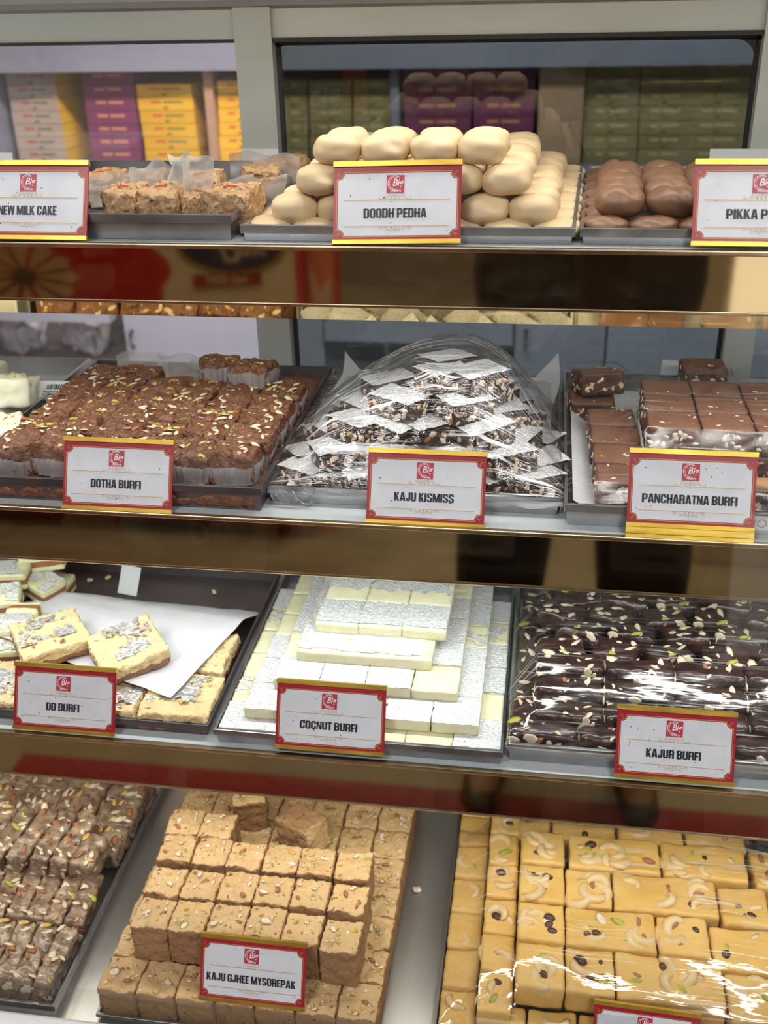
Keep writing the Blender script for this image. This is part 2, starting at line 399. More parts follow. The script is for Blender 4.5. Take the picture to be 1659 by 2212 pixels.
for s in (0, 1):
    c = (x1 - th - rr, z1 - th - rr) if s else (x0 + th + rr * .3, z1 - th - rr * .3)
    r2 = rr if s else rr * .3
    pts = [(c[0] + (1 if s else -1) * r2 * math.cos(a), c[1] + r2 * math.sin(a)) for a in [PI / 2 * k / 6 for k in range(7)]]
    cx_ = c[0] + (1 if s else -1) * (r2 + .001); cz_ = c[1] + r2 + .001
    for p, q in zip(pts[:-1], pts[1:]):
        g.add([(p[0], .014, p[1]), (q[0], .014, q[1]), (cx_, .014, cz_)], [(0, 1, 2)])
g.obj('window_gasket', GASKET, t)
MB().box((x0, .018, z0), (x1, .021, z1)).obj('smoked_pane', PANE_TINT, t)
MB().box((XL, .018, z0), (-.292, .021, z1)).obj('clear_pane', PANE_CLEAR, t)
MB().box((.204, .018, z0), (XR, .021, z1)).obj('smoked_pane', PANE_TINT, t)

# ------------------------------------------------------------------ store room behind: shelves, cabinets and sweet boxes
BOARD = mat('grey_store_shelf_board', (.25, .275, .36), .5, var=(.21, .235, .31), vscale=5)
YS = 2.2
zb = at(829, 345, y=YS).z
t = thing('store_shelf_unit', 'grey store room shelf unit behind the case holding stacks of sweet boxes', 'shelf unit', (0, 0, 0))
MB().box((-2.2, YS - .06, at(0, 158, y=YS - .06).z), (1.3, YS - .04, CAMZ - .085)).obj('front_lip', BOARD, t)
MB().box((-2.2, YS - .04, CAMZ - .105), (1.3, 2.6, CAMZ - .085)).obj('upper_board', BOARD, t)
MB().box((-2.2, YS - .04, zb - .035), (1.3, 2.6, zb - .006)).obj('lower_board', BOARD, t)
BACKB = mat('plum_store_back_board', (.20, .10, .13), .6)
MB().box((-2.2, 2.56, zb - .006), (1.3, 2.6, CAMZ)).obj('back_board', BACKB, t)
def upright(a, b, m=BOARD, nm='upright'):
    pa, pb = at(a, 250, y=YS), at(b, 250, y=YS)
    MB().box((pa.x, YS - .02, zb - .006), (pb.x, 2.56, CAMZ - .085)).obj(nm, m, t)
BROWNW = mat('tan_wood_panel', (.46, .30, .19), .5, var=(.40, .26, .16), vscale=12, stretch=(1, 1, .1))
upright(847, 865); upright(1163, 1258, BROWNW, 'wood_panel'); upright(452, 470, BROWNW, 'wood_panel'); upright(-16, 6)
C_YEL = mat('golden_box_card', (.82, .50, .035), .4, var=(.74, .43, .03), vscale=6, tint=.08)
C_BEI = mat('beige_box_card', (.50, .42, .36), .5, tint=.06)
C_PUR = mat('plum_box_card', (.20, .045, .12), .35, tint=.12)
C_OLV = mat('olive_box_card', (.30, .245, .11), .45, tint=.12)
C_INK_R = mat('red_box_print', (.55, .09, .05), .5)
C_INK_G = mat('green_box_print', (.16, .22, .08), .5)
C_INK_O = mat('copper_box_print', (.80, .36, .16), .4)
C_INK_Y = mat('pale_box_print', (.62, .55, .26), .5)
LIP = mat('box_lid_gap', (.10, .06, .04), .7)
def box_mesh(nm, w, d, h, face, side, ink, ink2):
    out = []
    b = MB().box((-w / 2, 0, 0), (w / 2, d, h - .0012), 0)
    for i in (3,): pass
    b.m[3] = 1; b.m[5] = 1; b.m[1] = 1
    out.append(('carton', b.mesh(nm + '_carton', [face, side])))
    rng = random.Random(5); k = MB()
    x = -w * .27
    while x < w * .27:
        ww = rng.uniform(.0025, .005)
        if not (-.012 < x < -.004): k.box((x, -.0004, h * .52), (x + ww, 0, h * .72), 0 if x < -.006 else 1)
        x += ww + .0012
    k.poly([(0, 0)] * 3) if False else None
    out.append(('printed_line', k.mesh(nm + '_print', [ink, ink2])))
    out.append(('lid_notch', MB().box((-.005, -.0003, h * .12), (.005, 0, h * .24)).mesh(nm + '_notch', [LIP])))
    return out
BW = {}
def sweet_box(kind, px, py, w, h, label, group, rz=0, y=YS):
    key = (kind, round(w, 3), round(h, 4))
    if key not in BW:
        f, s, i1, i2 = {'beige': (C_BEI, C_YEL, C_INK_R, C_INK_G), 'yellow': (C_YEL, C_YEL, C_INK_R, C_INK_G), 'plum': (C_PUR, C_PUR, C_INK_O, C_INK_O), 'olive': (C_OLV, C_OLV, C_INK_Y, C_INK_Y)}[kind]
        BW[key] = box_mesh('sweet_box', w, .13, h, f, s, i1, i2)
    p = at(px, py, y=y)
    r = thing('sweet_box', label, 'box', (p.x, y, p.z), (0, 0, rz), group)
    for nm, me in BW[key]: link(nm, me, r)
    return r
ORD = ['topmost one'] + [w + ' from top' for w in ('second', 'third', 'fourth', 'fifth', 'sixth', 'seventh')]
def stack(kind, pxs, y0, pitch, n, w, desc, group, rz=0, jig=0, y=YS, h=None):
    """boxes stacked on the lower board; pxs = px of the centre of the top and of the bottom box"""
    rng = random.Random(int(y0 * 7 + pxs[0]))
    h = h or pitch / 2268 * 2.106
    zbase = zb - .0055
    for k in range(n):
        a = pxs[0] + (pxs[1] - pxs[0]) * k / max(1, n - 1)
        p = at(a, y0 + pitch * k + pitch * .5, y=y)
        z = zbase + (n - 1 - k) * h
        r = sweet_box(kind, a, 200, w, h, desc + ', ' + ORD[k], group, rz + rng.uniform(-jig, jig), y)
        r.location = (p.x, y, z)
m_px = 2.106 / 2268
stack('beige', (66, 94), 165, 27.6, 7, 122 * m_px, 'beige fronted sweet box in the leftmost stack behind the case', 'beige sweet boxes in the store', R(-6), R(2))
stack('plum', (230, 250), 150, 27.5, 7, 118 * m_px, 'plum sweet box between the beige and the golden stacks', 'plum sweet boxes in the store', R(-2), R(1), h=27.5 * m_px)
stack('yellow', (353, 372), 175, 28, 6, 128 * m_px, 'golden yellow sweet box left of the aluminium post', 'golden sweet boxes in the store', R(-4), R(2.5), h=27.5 * m_px)
stack('plum', (372, 392), 150, 27.5, 7, 118 * m_px, 'plum sweet box half hidden behind the golden stack', 'plum sweet boxes behind', 0, R(1), y=YS + .17, h=27.5 * m_px)
stack('yellow', (515, 520), 152, 30, 6, 96 * m_px, 'golden sweet box partly covered by the aluminium post', 'golden sweet boxes by the post', 0, R(2), h=28.5 * m_px)
stack('olive', (628, 632), 150, 29, 6, 68 * m_px, 'olive sweet box behind the smoked window, leftmost stack', 'olive boxes behind the smoked pane', 0, R(2), h=28.5 * m_px)
stack('olive', (712, 714), 150, 29, 6, 92 * m_px, 'olive sweet box behind the smoked window, second stack from post', 'olive boxes behind the smoked pane', 0, R(2), h=28.5 * m_px)
stack('olive', (803, 803), 150, 29, 6, 80 * m_px, 'olive sweet box behind the smoked window, touching the grey upright', 'olive boxes behind the smoked pane', 0, R(2), h=28.5 * m_px)
stack('plum', (945, 945), 145, 34, 6, 142 * m_px, 'dark plum sweet box right of the grey store upright', 'plum boxes behind the smoked pane', 0, R(1.5), h=32 * m_px)
stack('plum', (1090, 1086), 145, 34, 6, 126 * m_px, 'dark plum sweet box left of the tan wood panel', 'plum boxes behind the smoked pane', 0, R(1.5), h=32 * m_px)
stack('olive', (1322, 1318), 136, 29, 7, 112 * m_px, 'olive sweet box just right of the tan wood panel', 'olive boxes behind the smoked pane', 0, R(2), h=28.5 * m_px)
stack('olive', (1440, 1432), 134, 29, 7, 100 * m_px, 'olive sweet box in the last stack but one on the right', 'olive boxes behind the smoked pane', 0, R(2), h=28.5 * m_px)
stack('olive', (1558, 1546), 132, 29, 7, 122 * m_px, 'olive sweet box in the rightmost stack behind smoked glass', 'olive boxes behind the smoked pane', 0, R(2), h=28.5 * m_px)
# lower cabinets seen between the shelves
CABW = mat('pale_lilac_cabinet', (.52, .565, .68), .45, var=(.46, .50, .61), vscale=6)
CABD = mat('cabinet_recess', (.22, .22, .24), .6)
def zz(py): return at(829, py, y=YS).z
t = thing('store_cabinet', 'pale store room cabinet with flush doors under the box shelves', 'cabinet', (0, 0, 0))
def xx(px): return at(px, 730, y=YS).x
MB().box((xx(268), YS + .02, .10), (1.3, 2.55, zb - .05)).obj('carcass', CABD, t)
MB().box((-2.2, YS + .26, .10), (xx(268), 2.55, zb - .05)).box((-2.2, YS - .02, zz(812) - .02), (xx(268), YS + .26, zz(812))).obj('open_compartment', CABD, t)
def door(a, b, top, nm='door', hx=None, dz=.0):
    zt_ = at((a + b) / 2, top, y=YS).z
    d = MB().box((xx(a), YS - .005, .12), (xx(b), YS + .02, zt_)).obj(nm, CABW, t); bevel(d, .003)
    if hx is not None:
        hz = at(hx, 730, y=YS).z
        MB().tube([(xx(hx), YS - .006, hz + .018), (xx(hx), YS - .022, hz + .016), (xx(hx), YS - .022, hz - .016), (xx(hx), YS - .006, hz - .018)], .004, 8).obj('handle', STEEL_DARK, d)
door(272, 560, 560, hx=290); door(562, 700, 560); door(1112, 1308, 560, hx=1136); door(1312, 1560, 560); door(1562, 1900, 560)
MB().box((-2.2, YS - .02, zz(706)), (xx(250), YS + .02, zz(676))).obj('ledge', CABW, t)
MB().box((xx(704), YS - .015, zz(735)), (xx(1108), YS + .02, zz(695))).obj('ledge', CABW, t)
MB().box((xx(828), YS + .01, .12), (xx(838), YS + .025, zz(735))).obj('divider', CABW, t)
BAG = mat('crumpled_white_bag', (.62, .60, .62), .35, var=(.45, .43, .45), vscale=14, bump=.6, bscale=20, bdist=.02)
for (px, py, s, lab) in ((60, 770, .09, 'crumpled white plastic bag in the open store compartment, left one'), (198, 775, .085, 'crumpled white plastic bag in the open store compartment beside the cabinet door')):
    p = at(px, py, y=YS + .10); p.z = zz(812) + .062
    bm = bmesh.new(); bmesh.ops.create_icosphere(bm, subdivisions=4, radius=1)
    for v in bm.verts:
        n_ = noise.noise_vector(v.co * 2.2 + Vector((px, 0, 0))) * .35 + noise.noise_vector(v.co * 6) * .1
        v.co = Vector(((v.co.x + n_.x) * s * .62, (v.co.y + n_.y) * .06, max(-.06, (v.co.z + n_.z) * s * .8)))
    me = bpy.data.meshes.new('plastic_bag'); bm.to_mesh(me); bm.free(); me.materials.append(BAG)
    me.polygons.foreach_set('use_smooth', [True] * len(me.polygons))
    o = link('plastic_bag', me, None, (p.x, YS + .10, p.z)); tag(o, lab, 'bag', 'plastic bags in the store')

# ------------------------------------------------------------------ heavy condensed lettering (unit height)
def glyphs():
    S, H, RO = .205, .155, .205
    def bar(*a): return [[(a[0], a[1]), (a[2], a[1]), (a[2], a[3]), (a[0], a[3])]]
    def arc(cx, cy_, Ro, q, s=S, h=H, ry=None):
        ry = ry or Ro; out = []; sx = 1 if q in (0, 3) else -1; sy2 = 1 if q in (0, 1) else -1
        for k in range(5):
            a, b = PI / 2 * k / 5, PI / 2 * (k + 1) / 5
            ix, iy = max(.005, Ro - s), max(.005, ry - h)
            P = [(cx + sx * Ro * math.cos(a), cy_ + sy2 * ry * math.sin(a)), (cx + sx * Ro * math.cos(b), cy_ + sy2 * ry * math.sin(b)),
                 (cx + sx * ix * math.cos(b), cy_ + sy2 * iy * math.sin(b)), (cx + sx * ix * math.cos(a), cy_ + sy2 * iy * math.sin(a))]
            if sx * sy2 < 0: P.reverse()
            out.append(P)
        return out
    w = .56; r = RO; G = {}
    def cor(qs, x0=0, x1=w, y0=0, y1=1, rr=r):
        o = []
        for q in qs:
            o += arc({0: x1 - rr, 3: x1 - rr, 1: x0 + rr, 2: x0 + rr}[q], {0: y1 - rr, 1: y1 - rr, 2: y0 + rr, 3: y0 + rr}[q], rr, q)
        return o
    LS, RS = bar(0, 0, S, 1), bar(w - S, 0, w, 1)
    G['I'] = (bar(0, 0, S + .01, 1), S + .01)
    G['E'] = (LS + bar(0, 0, .43, H) + bar(0, 1 - H, .43, 1) + bar(0, .43, .40, .57), .43)
    G['F'] = (LS + bar(0, 1 - H, .42, 1) + bar(0, .41, .39, .56), .42)
    G['L'] = (LS + bar(0, 0, .41, H), .41)
    G['T'] = (bar(.135, 0, .325, 1) + bar(0, 1 - H, .46, 1), .46)
    G['H'] = (LS + RS + bar(0, .42, w, .57), w)
    G['N'] = (bar(0, 0, .16, 1) + bar(w - .16, 0, w, 1) + [[(.02, 1), (.20, 1), (w - .02, 0), (w - .20, 0)][::-1]], w)
    G['M'] = (bar(0, 0, .17, 1) + bar(.57, 0, .74, 1) + [[(0, 1), (.29, 0), (.45, 0), (.22, 1)], [(.74, 1), (.52, 1), (.29, 0), (.45, 0)]], .74)
    G['W'] = ([[(0, 1), (.11, 0), (.28, 0), (.18, 1)], [(.30, 1), (.11, 0), (.28, 0), (.44, 1)], [(.34, 1), (.52, 0), (.69, 0), (.48, 1)], [(.62, 1), (.52, 0), (.69, 0), (.80, 1)]], .80)
    G['K'] = (LS + [[(S, .42), (.34, 0), (.56, 0), (.36, .55)], [(S, .36), (S, .62), (.34, 1), (.54, 1)]], .56)
    G['A'] = ([[(0, 0), (.19, 0), (.33, 1), (.15, 1)], [(.39, 0), (.58, 0), (.43, 1), (.25, 1)], [(.12, .17), (.46, .17), (.44, .32), (.14, .32)]], .58)
    G['Y'] = ([[(.155, 0), (.345, 0), (.345, .42), (.155, .42)], [(0, 1), (.155, .36), (.345, .36), (.19, 1)], [(.5, 1), (.31, 1), (.155, .36), (.345, .36)]], .50)
    mid = bar(r, 0, w - r, H) + bar(r, 1 - H, w - r, 1)
    G['O'] = (cor((0, 1, 2, 3)) + mid + bar(0, r, S, 1 - r) + bar(w - S, r, w, 1 - r), w)
    G['D'] = (LS + cor((0, 3)) + bar(0, 0, w - r, H) + bar(0, 1 - H, w - r, 1) + bar(w - S, r, w, 1 - r), w)
    G['P'] = (LS + cor((0, 3), y0=.36) + bar(0, 1 - H, w - r, 1) + bar(0, .36, w - r, .36 + H) + bar(w - S, .56, w, .80), w)
    G['R'] = (LS + cor((0,), y0=.36) + cor((3,), y0=.40, rr=.16) + bar(0, 1 - H, w - r, 1) + bar(0, .40, w - .14, .40 + H) + bar(w - S, .54, w, .80) + bar(w - S, 0, w, .38) + cor((0,), y0=0, y1=.50, rr=.14), w)
    G['B'] = (LS + cor((0,)) + cor((3,)) + bar(0, 0, w - r, H) + bar(0, 1 - H, w - r, 1) + bar(0, .44, w - .06, .58) + bar(w - S, r, w, .46) + bar(w - S, .55, w, 1 - r), w)
    G['U'] = (bar(0, r, S, 1) + bar(w - S, r, w, 1) + cor((2, 3)) + bar(r, 0, w - r, H), w)
    wj = .48
    G['J'] = (bar(wj - S, r, wj, 1) + cor((2, 3), x1=wj) + bar(r, 0, wj - r, H) + bar(0, r, S * .95, .36), wj)
    G['C'] = (cor((0, 1, 2, 3)) + mid + bar(0, r, S, 1 - r) + bar(w - S, .63, w, 1 - r) + bar(w - S, r, w, .38), w)
    G['G'] = (cor((0, 1, 2, 3)) + mid + bar(0, r, S, 1 - r) + bar(w - S, .66, w, 1 - r) + bar(w - S, .02, w, .52) + bar(.28, .40, w, .52), w)
    G['S'] = (cor((0, 1, 2, 3)) + mid + bar(0, .62, S, 1 - r) + bar(w - S, .70, w, 1 - r) + bar(w - S, r, w, .40) + bar(0, r, S, .31) + [[(0, .66), (.02, .56), (w, .34), (w - .02, .46)][::-1], [(.02, .57), (w - .19, .38), (w, .40), (.19, .64)]], w)
    return G
GLY = glyphs()
def lettering(text, h, width, gap=.045, shear=0.0):
    x = 0; mb = MB()
    for ch in text:
        if ch == ' ': x += .22; continue
        ps, w = GLY[ch]
        for p in ps: mb.poly([(x + q[0] + shear * q[1], q[1]) for q in p])
        x += w + gap
    x -= gap; k = width / x
    mb.v = [((v[0] * k - width / 2), v[1] * h, 0) for v in mb.v]
    return mb
def text_mesh(body, size, shear=0, bold=0, sx=1.0):
    c = bpy.data.curves.new('lettering', 'FONT'); c.body = body; c.size = size; c.shear = shear; c.offset = bold; c.align_x = 'CENTER'
    c.resolution_u = 4
    o = bpy.data.objects.new('lettering', c); COL.objects.link(o)
    me = bpy.data.meshes.new_from_object(o.evaluated_get(bpy.context.evaluated_depsgraph_get()))
    bpy.data.objects.remove(o); bpy.data.curves.remove(c)
    for v in me.vertices: v.co.x *= sx
    return me
def spiral(mb, c, r0, r1, a0, a1, w, n=14):
    P = []
    for k in range(n + 1):
        t = k / n; a = a0 + (a1 - a0) * t; r_ = r0 + (r1 - r0) * t
        P.append(Vector((c[0] + r_ * math.cos(a), c[1] + r_ * math.sin(a))))
    ribbon(mb, P, w)
def ribbon(mb, P, w):
    for i in range(len(P) - 1):
        p, q = Vector(P[i]), Vector(P[i + 1]); d = (q - p)
        if d.length < 1e-7: continue
        n_ = Vector((-d.y, d.x)).normalized() * w / 2; e = d.normalized() * w * .2
        mb.poly([p - n_ - e, q - n_ + e, q + n_ + e, p + n_ - e])
def ornament(up):
    mb = MB(); s = 1 if up else -1; mm = .001
    for sd in (-1, 1):
        def X(pts): return [(sd * x * mm, s * y * mm) for x, y in pts]
        ribbon(mb, X([(0, 0.2), (1.2, 2.4), (2.6, 1.6), (4.2, 2.2), (6, 1.4), (9.5, .5), (11.2, .2)]), .00032)
        ribbon(mb, X([(0, 3.6), (.9, 2.6), (1.9, 3.2), (3.2, 2.6)]), .00028)
        for (cx, cy_, r_) in ((10.6, 1.3, 1.2), (6.0, 2.7, 1.1), (2.6, .9, .7)):
            spiral(mb, (sd * cx * mm, s * cy_ * mm), r_ * mm, .25 * mm, s * -1.6, s * -1.6 + sd * 5.5, .00026)
        mb.poly(X([(2.8, 2.6), (4.3, 3.4), (3.4, 2.2)]) if sd * s > 0 else X([(2.8, 2.6), (3.4, 2.2), (4.3, 3.4)]))
    ribbon(mb, [(0, s * -.3 * mm), (0, s * 4.6 * mm)], .0003)
    return mb
TW, TH = .090, .0575
def notched(x0, y0, x1, y1, r_, n=6):
    P = []
    for (cx, cy_, a0) in ((x0, y0, PI / 2), (x1, y0, PI), (x1, y1, -PI / 2), (x0, y1, 0)):
        for k in range(n + 1):
            a = a0 - PI / 2 * k / n
            P.append((cx + r_ * math.cos(a), cy_ + r_ * math.sin(a)))
    return P
def tag_parts():
    out = []
    out.append(('card', MB().box((0, .0026, -.0016), (TW, TH - .003, 0)).mesh('tag_card', [TAG_RED]), None))
    P = notched(.0031, .0058, TW - .0031, TH - .0084, .0046)
    out.append(('white_panel', MB().poly(P, .0002).mesh('tag_panel', [TAG_WHITE]), None))
    mb = MB(); Q = notched(.0023, .0050, TW - .0023, TH - .0076, .0048)
    ribbon(mb, [Vector(p) for p in Q] + [Vector(Q[0])], .00042)
    mb.v = [(v[0], v[1], .00035) for v in mb.v]
    out.append(('gold_border', mb.mesh('tag_border', [TAG_GOLD]), None))
    mb = MB()
    for cx, sx in ((.0040, 1), (TW - .0040, -1)):
        for cy_, sy2 in ((.0062, 1), (TH - .0090, -1)):
            c = Vector((cx - sx * .0006, cy_ - sy2 * .0002))
            spiral(mb, c, .0012, .0003, .4, 4.6, .0003, 9); spiral(mb, c + Vector((sx * .001, sy2 * .001)), .0009, .0003, 2, 6.4, .0003, 9)
    mb.v = [(v[0], v[1], .00035) for v in mb.v]
    out.append(('corner_scroll', mb.mesh('tag_corner', [TAG_GOLD]), None))
    for nm, y0, y1, zz_ in (('top_rail', TH - .0036, TH, .0016), ('bottom_rail', 0, .0030, .0012)):
        out.append((nm, MB().box((-.0004, y0, -.0024), (TW + .0004, y1, zz_)).mesh('tag_' + nm, [GOLD]), None))
    lg = .0063; cx, cy_ = TW * .487, TH - .0162
    out.append(('logo', MB().box((cx - lg, cy_ - lg, 0), (cx + lg, cy_ + lg, .0004)).mesh('tag_logo', [TAG_LOGO]), None))
    me = text_mesh('Big', .0071, .25, .00012, .86); me.materials.append(TAG_LOGO_W)
    out.append(('logo_lettering', me, (cx + .0014, cy_ - .0012, .0006)))
    mb = MB(); spiral(mb, (0, 0), .0050, .0050, .95, 5.0, .0005, 22); spiral(mb, (.0003, 0), .0041, .0041, 1.1, 4.9, .0003, 20)
    out.append(('logo_ring', mb.mesh('tag_ring', [TAG_LOGO_W]), (cx - .0004, cy_ + .0007, .0006)))
    me = text_mesh('Mishra', .0027, .3, .00004, .95); me.materials.append(TAG_LOGO_W)
    out.append(('logo_lettering', me, (cx + .0003, cy_ - .0054, .0006)))
    out.append(('scroll_ornament', ornament(True).mesh('tag_orn_a', [TAG_FAINT]), (TW * .487, .0308, .0004)))
    out.append(('scroll_ornament', ornament(False).mesh('tag_orn_b', [TAG_FAINT]), (TW * .487, .0122, .0004)))
    out.append(('rule_line', MB().box((.0075, .03045, .0002), (TW - .0075, .03085, .0004)).mesh('tag_rule_a', [TAG_GOLD]), None))
    out.append(('rule_line', MB().box((.0075, .0122, .0002), (TW - .0075, .0126, .0004)).mesh('tag_rule_b', [TAG_GOLD]), None))
    return out
TAGP = tag_parts()
def price_tag(text, px, py, y, label, rz=0, lean=25, width=None, rail2=False, roll=0):
    p = at(px, py, y=y)
    r = thing('price_tag', label, 'price tag', p, (0, 0, 0), 'sweet name tags')
    r.rotation_euler = (Matrix.Rotation(R(rz), 3, 'Z') @ Matrix.Rotation(R(90 - lean), 3, 'X') @ Matrix.Rotation(R(roll), 3, 'Z')).to_euler()
    lg = None
    for nm, me, off in TAGP:
        o = link(nm, me, r, off or (0, 0, 0))
        if nm == 'logo': lg = o
        if nm in ('logo_lettering', 'logo_ring'): o.parent = lg
    w = width or min(.0405 * len(text) / 10.0, .076)
    if text: lettering(text, .0066, w).obj('name_lettering', TAG_BLACK, r, loc=(TW * .487, .0180, .0006))
    rng = random.Random(len(text) * 13 + int(px)); mb = MB()
    for k in range(rng.randint(9, 16)):
        x, yy, s = rng.uniform(.006, TW - .006), rng.uniform(.008, TH - .011), rng.uniform(.00022, .0006)
        mb.poly([(x + s * math.cos(a) * rng.uniform(.6, 1.3), yy + s * math.sin(a)) for a in (0, 1.2, 2.4, 3.6, 4.8)], .0005)
    mb.obj('stain_specks', SPECK, r)
    if rail2:
        MB().box((-.0004, -.0048, -.0030), (TW + .0004, -.0003, .0008)).box((-.0004, -.0085, -.0036), (TW + .0004, -.0052, .0002)).obj('foot_rail', GOLD, r)
    return r
price_tag('NEW MILK CAKE', -62, 516, Y1 + .0022, 'tag reading NEW MILK CAKE at the left end of the uppermost shelf', width=.0455)
price_tag('DOODH PEDHA', 719, 528, Y1 + .0022, 'tag reading DOODH PEDHA in front of the cream pedha pile', width=.0445, roll=1.2)
price_tag('PIKKA PEDHA', 1493, 531, Y1 + .0022, 'tag reading PIKKA P, cut by the right edge, before the brown pedha', width=.0445)
price_tag('DOTHA BURFI', 135, 1098, Y2 + .0015, 'tag reading DOTHA BURFI before the tray of nut topped brown burfi', width=.0415)
price_tag('KAJU KISMISS', 790, 1129, Y2 + .004, 'tag reading KAJU KISMISS before the film wrapped silver topped pile', width=.0455)
price_tag('PANCHARATNA BURFI', 1353, 1136, Y2 + .004, 'tag reading PANCHARATNA BURFI with a double gold foot rail', width=.0675, rail2=True)
price_tag('DD BURFI', 29, 1573, Y3 + .0022, 'tag reading DD BURFI before the tray with the white paper sheet', width=.0295)
price_tag('COCNUT BURFI', 594, 1615, Y3 + .0022, 'tag reading COCNUT BURFI before the white silver leafed slabs', width=.0475)
price_tag('KAJUR BURFI', 1327, 1678, Y3 + .0022, 'tag reading KAJUR BURFI before the dark nut studded rolls', width=.0415)
price_tag('KAJU GJHEE MYSOREPAK', 431, 2158, at(431, 2158, z=S4 + .0352).y, 'tag reading KAJU GJHEE MYSOREPAK leaning on the tan mysorepak blocks', width=.0765, rail2=False)
r = price_tag('', 1283, 2158, .580, 'tag cut off by the bottom edge, leaning on the yellow cashew burfi', rz=-2)
r.scale = (.9, .9, .9); r.location.y -= .0219; r.location.z -= .0469

# ------------------------------------------------------------------ trays
def tray(label, x0, y0, x1, y1, S, h, m, skew=0.0, rz=0, group='metal sweet trays', flare=.002):
    t = thing('sweet_tray', label, 'tray', ((x0 + x1) / 2, y0, S), (0, 0, rz), group)
    w = (x1 - x0) / 2; d = y1 - y0; th = .0011; mb = MB()
    def ring(o, z, f): return [(-w + o - f + skew * 0, o - f, z), (w - o + f, o - f, z), (w - o + f + skew, d - o + f, z), (-w + o - f + skew, d - o + f, z)]
    L = [ring(flare, 0.0003, 0), ring(0, h, 0), ring(th, h, 0), ring(flare + th, .0015, 0)]
    vs = sum(L, []); fs = [(3, 2, 1, 0), (12, 13, 14, 15)]
    for k in range(3):
        for i in range(4):
            j = (i + 1) % 4
            fs.append((k * 4 + i, k * 4 + j, k * 4 + 4 + j, k * 4 + 4 + i))
    mb.add(vs, fs).obj('pan', m, t)
    hb = min(.006, h * .5); hem = MB(); e = .0009
    A = [ring(.0004, h - hb, 0), ring(-e, h - hb, 0), ring(-e, h + .0004, 0), ring(th + .0004, h + .0004, 0)]
    vs = sum(A, []); fs = []
    for k in range(3):
        for i in range(4):
            j = (i + 1) % 4
            fs.append((k * 4 + i, k * 4 + j, k * 4 + 4 + j, k * 4 + 4 + i))
    o = hem.add(vs, fs).obj('folded_rim', m, t); bevel(o, .0004, 1)
    return t
tray('grey steel tray under the pale milk cake pieces, left on the uppermost shelf', -.445, .745, -.226, .99, S1, .0185, STEEL, skew=.012)
tray('shallow steel tray heaped with cream pedha, middle of the uppermost shelf', -.2185, .745, .0185, 1.010, S1, .0115, STEEL_LIGHT, skew=.010)
tray('shallow steel tray filled with brown pedha, right on the uppermost shelf', .0235, .745, .262, 1.012, S1, .0115, STEEL_LIGHT, skew=.012)
tray('pale steel tray of white pistachio burfi at the left edge of the middle shelf', -.720, .735, -.470, 1.000, S2, .019, STEEL_LIGHT)
tray('deep dark steel tray under the nut topped dotha burfi', -.4575, .7085, -.2095, .992, S2, .0205, STEEL_DARK)
tray('bright steel tray under the film wrapped kaju kismiss pile', -.2085, .726, .0195, 1.002, S2, .0145, STEEL_LIGHT)
tray('bright steel tray under the pancharatna burfi', .0235, .711, .262, 1.004, S2, .0180, STEEL_LIGHT)
tray('steel tray of layered green and brown burfi at the left edge of the third shelf', -.740 + .018, .668, -.5035, .932, S3, .012, STEEL)
tray('dark steel tray with a white paper sheet under the dd burfi', -.4985, .669, -.2605, .926, S3, .0125, STEEL_DARK)
tray('steel tray filled with white silver leafed coconut burfi', -.2525, .6625, -.0155, .922, S3, .0145, STEEL)
tray('steel tray under the film wrapped dark kajur burfi', -.0110, .669, .255, .918, S3, .0185, STEEL)
tray('steel tray of dry fruit burfi slices at the left end of the case floor', -.640 * Q, .543 * Q, -.3755 * Q, .850 * Q, S4, .015, STEEL_LIGHT)
tray('low steel tray under the tan mysorepak blocks on the case floor', -.3400 * Q, .546 * Q, -.1040 * Q, .850 * Q, S4, .007, STEEL)
tray('low steel tray under the film wrapped yellow burfi on the case floor', -.0600 * Q, .546 * Q, .232 * Q, .850 * Q, S4, .010, STEEL)

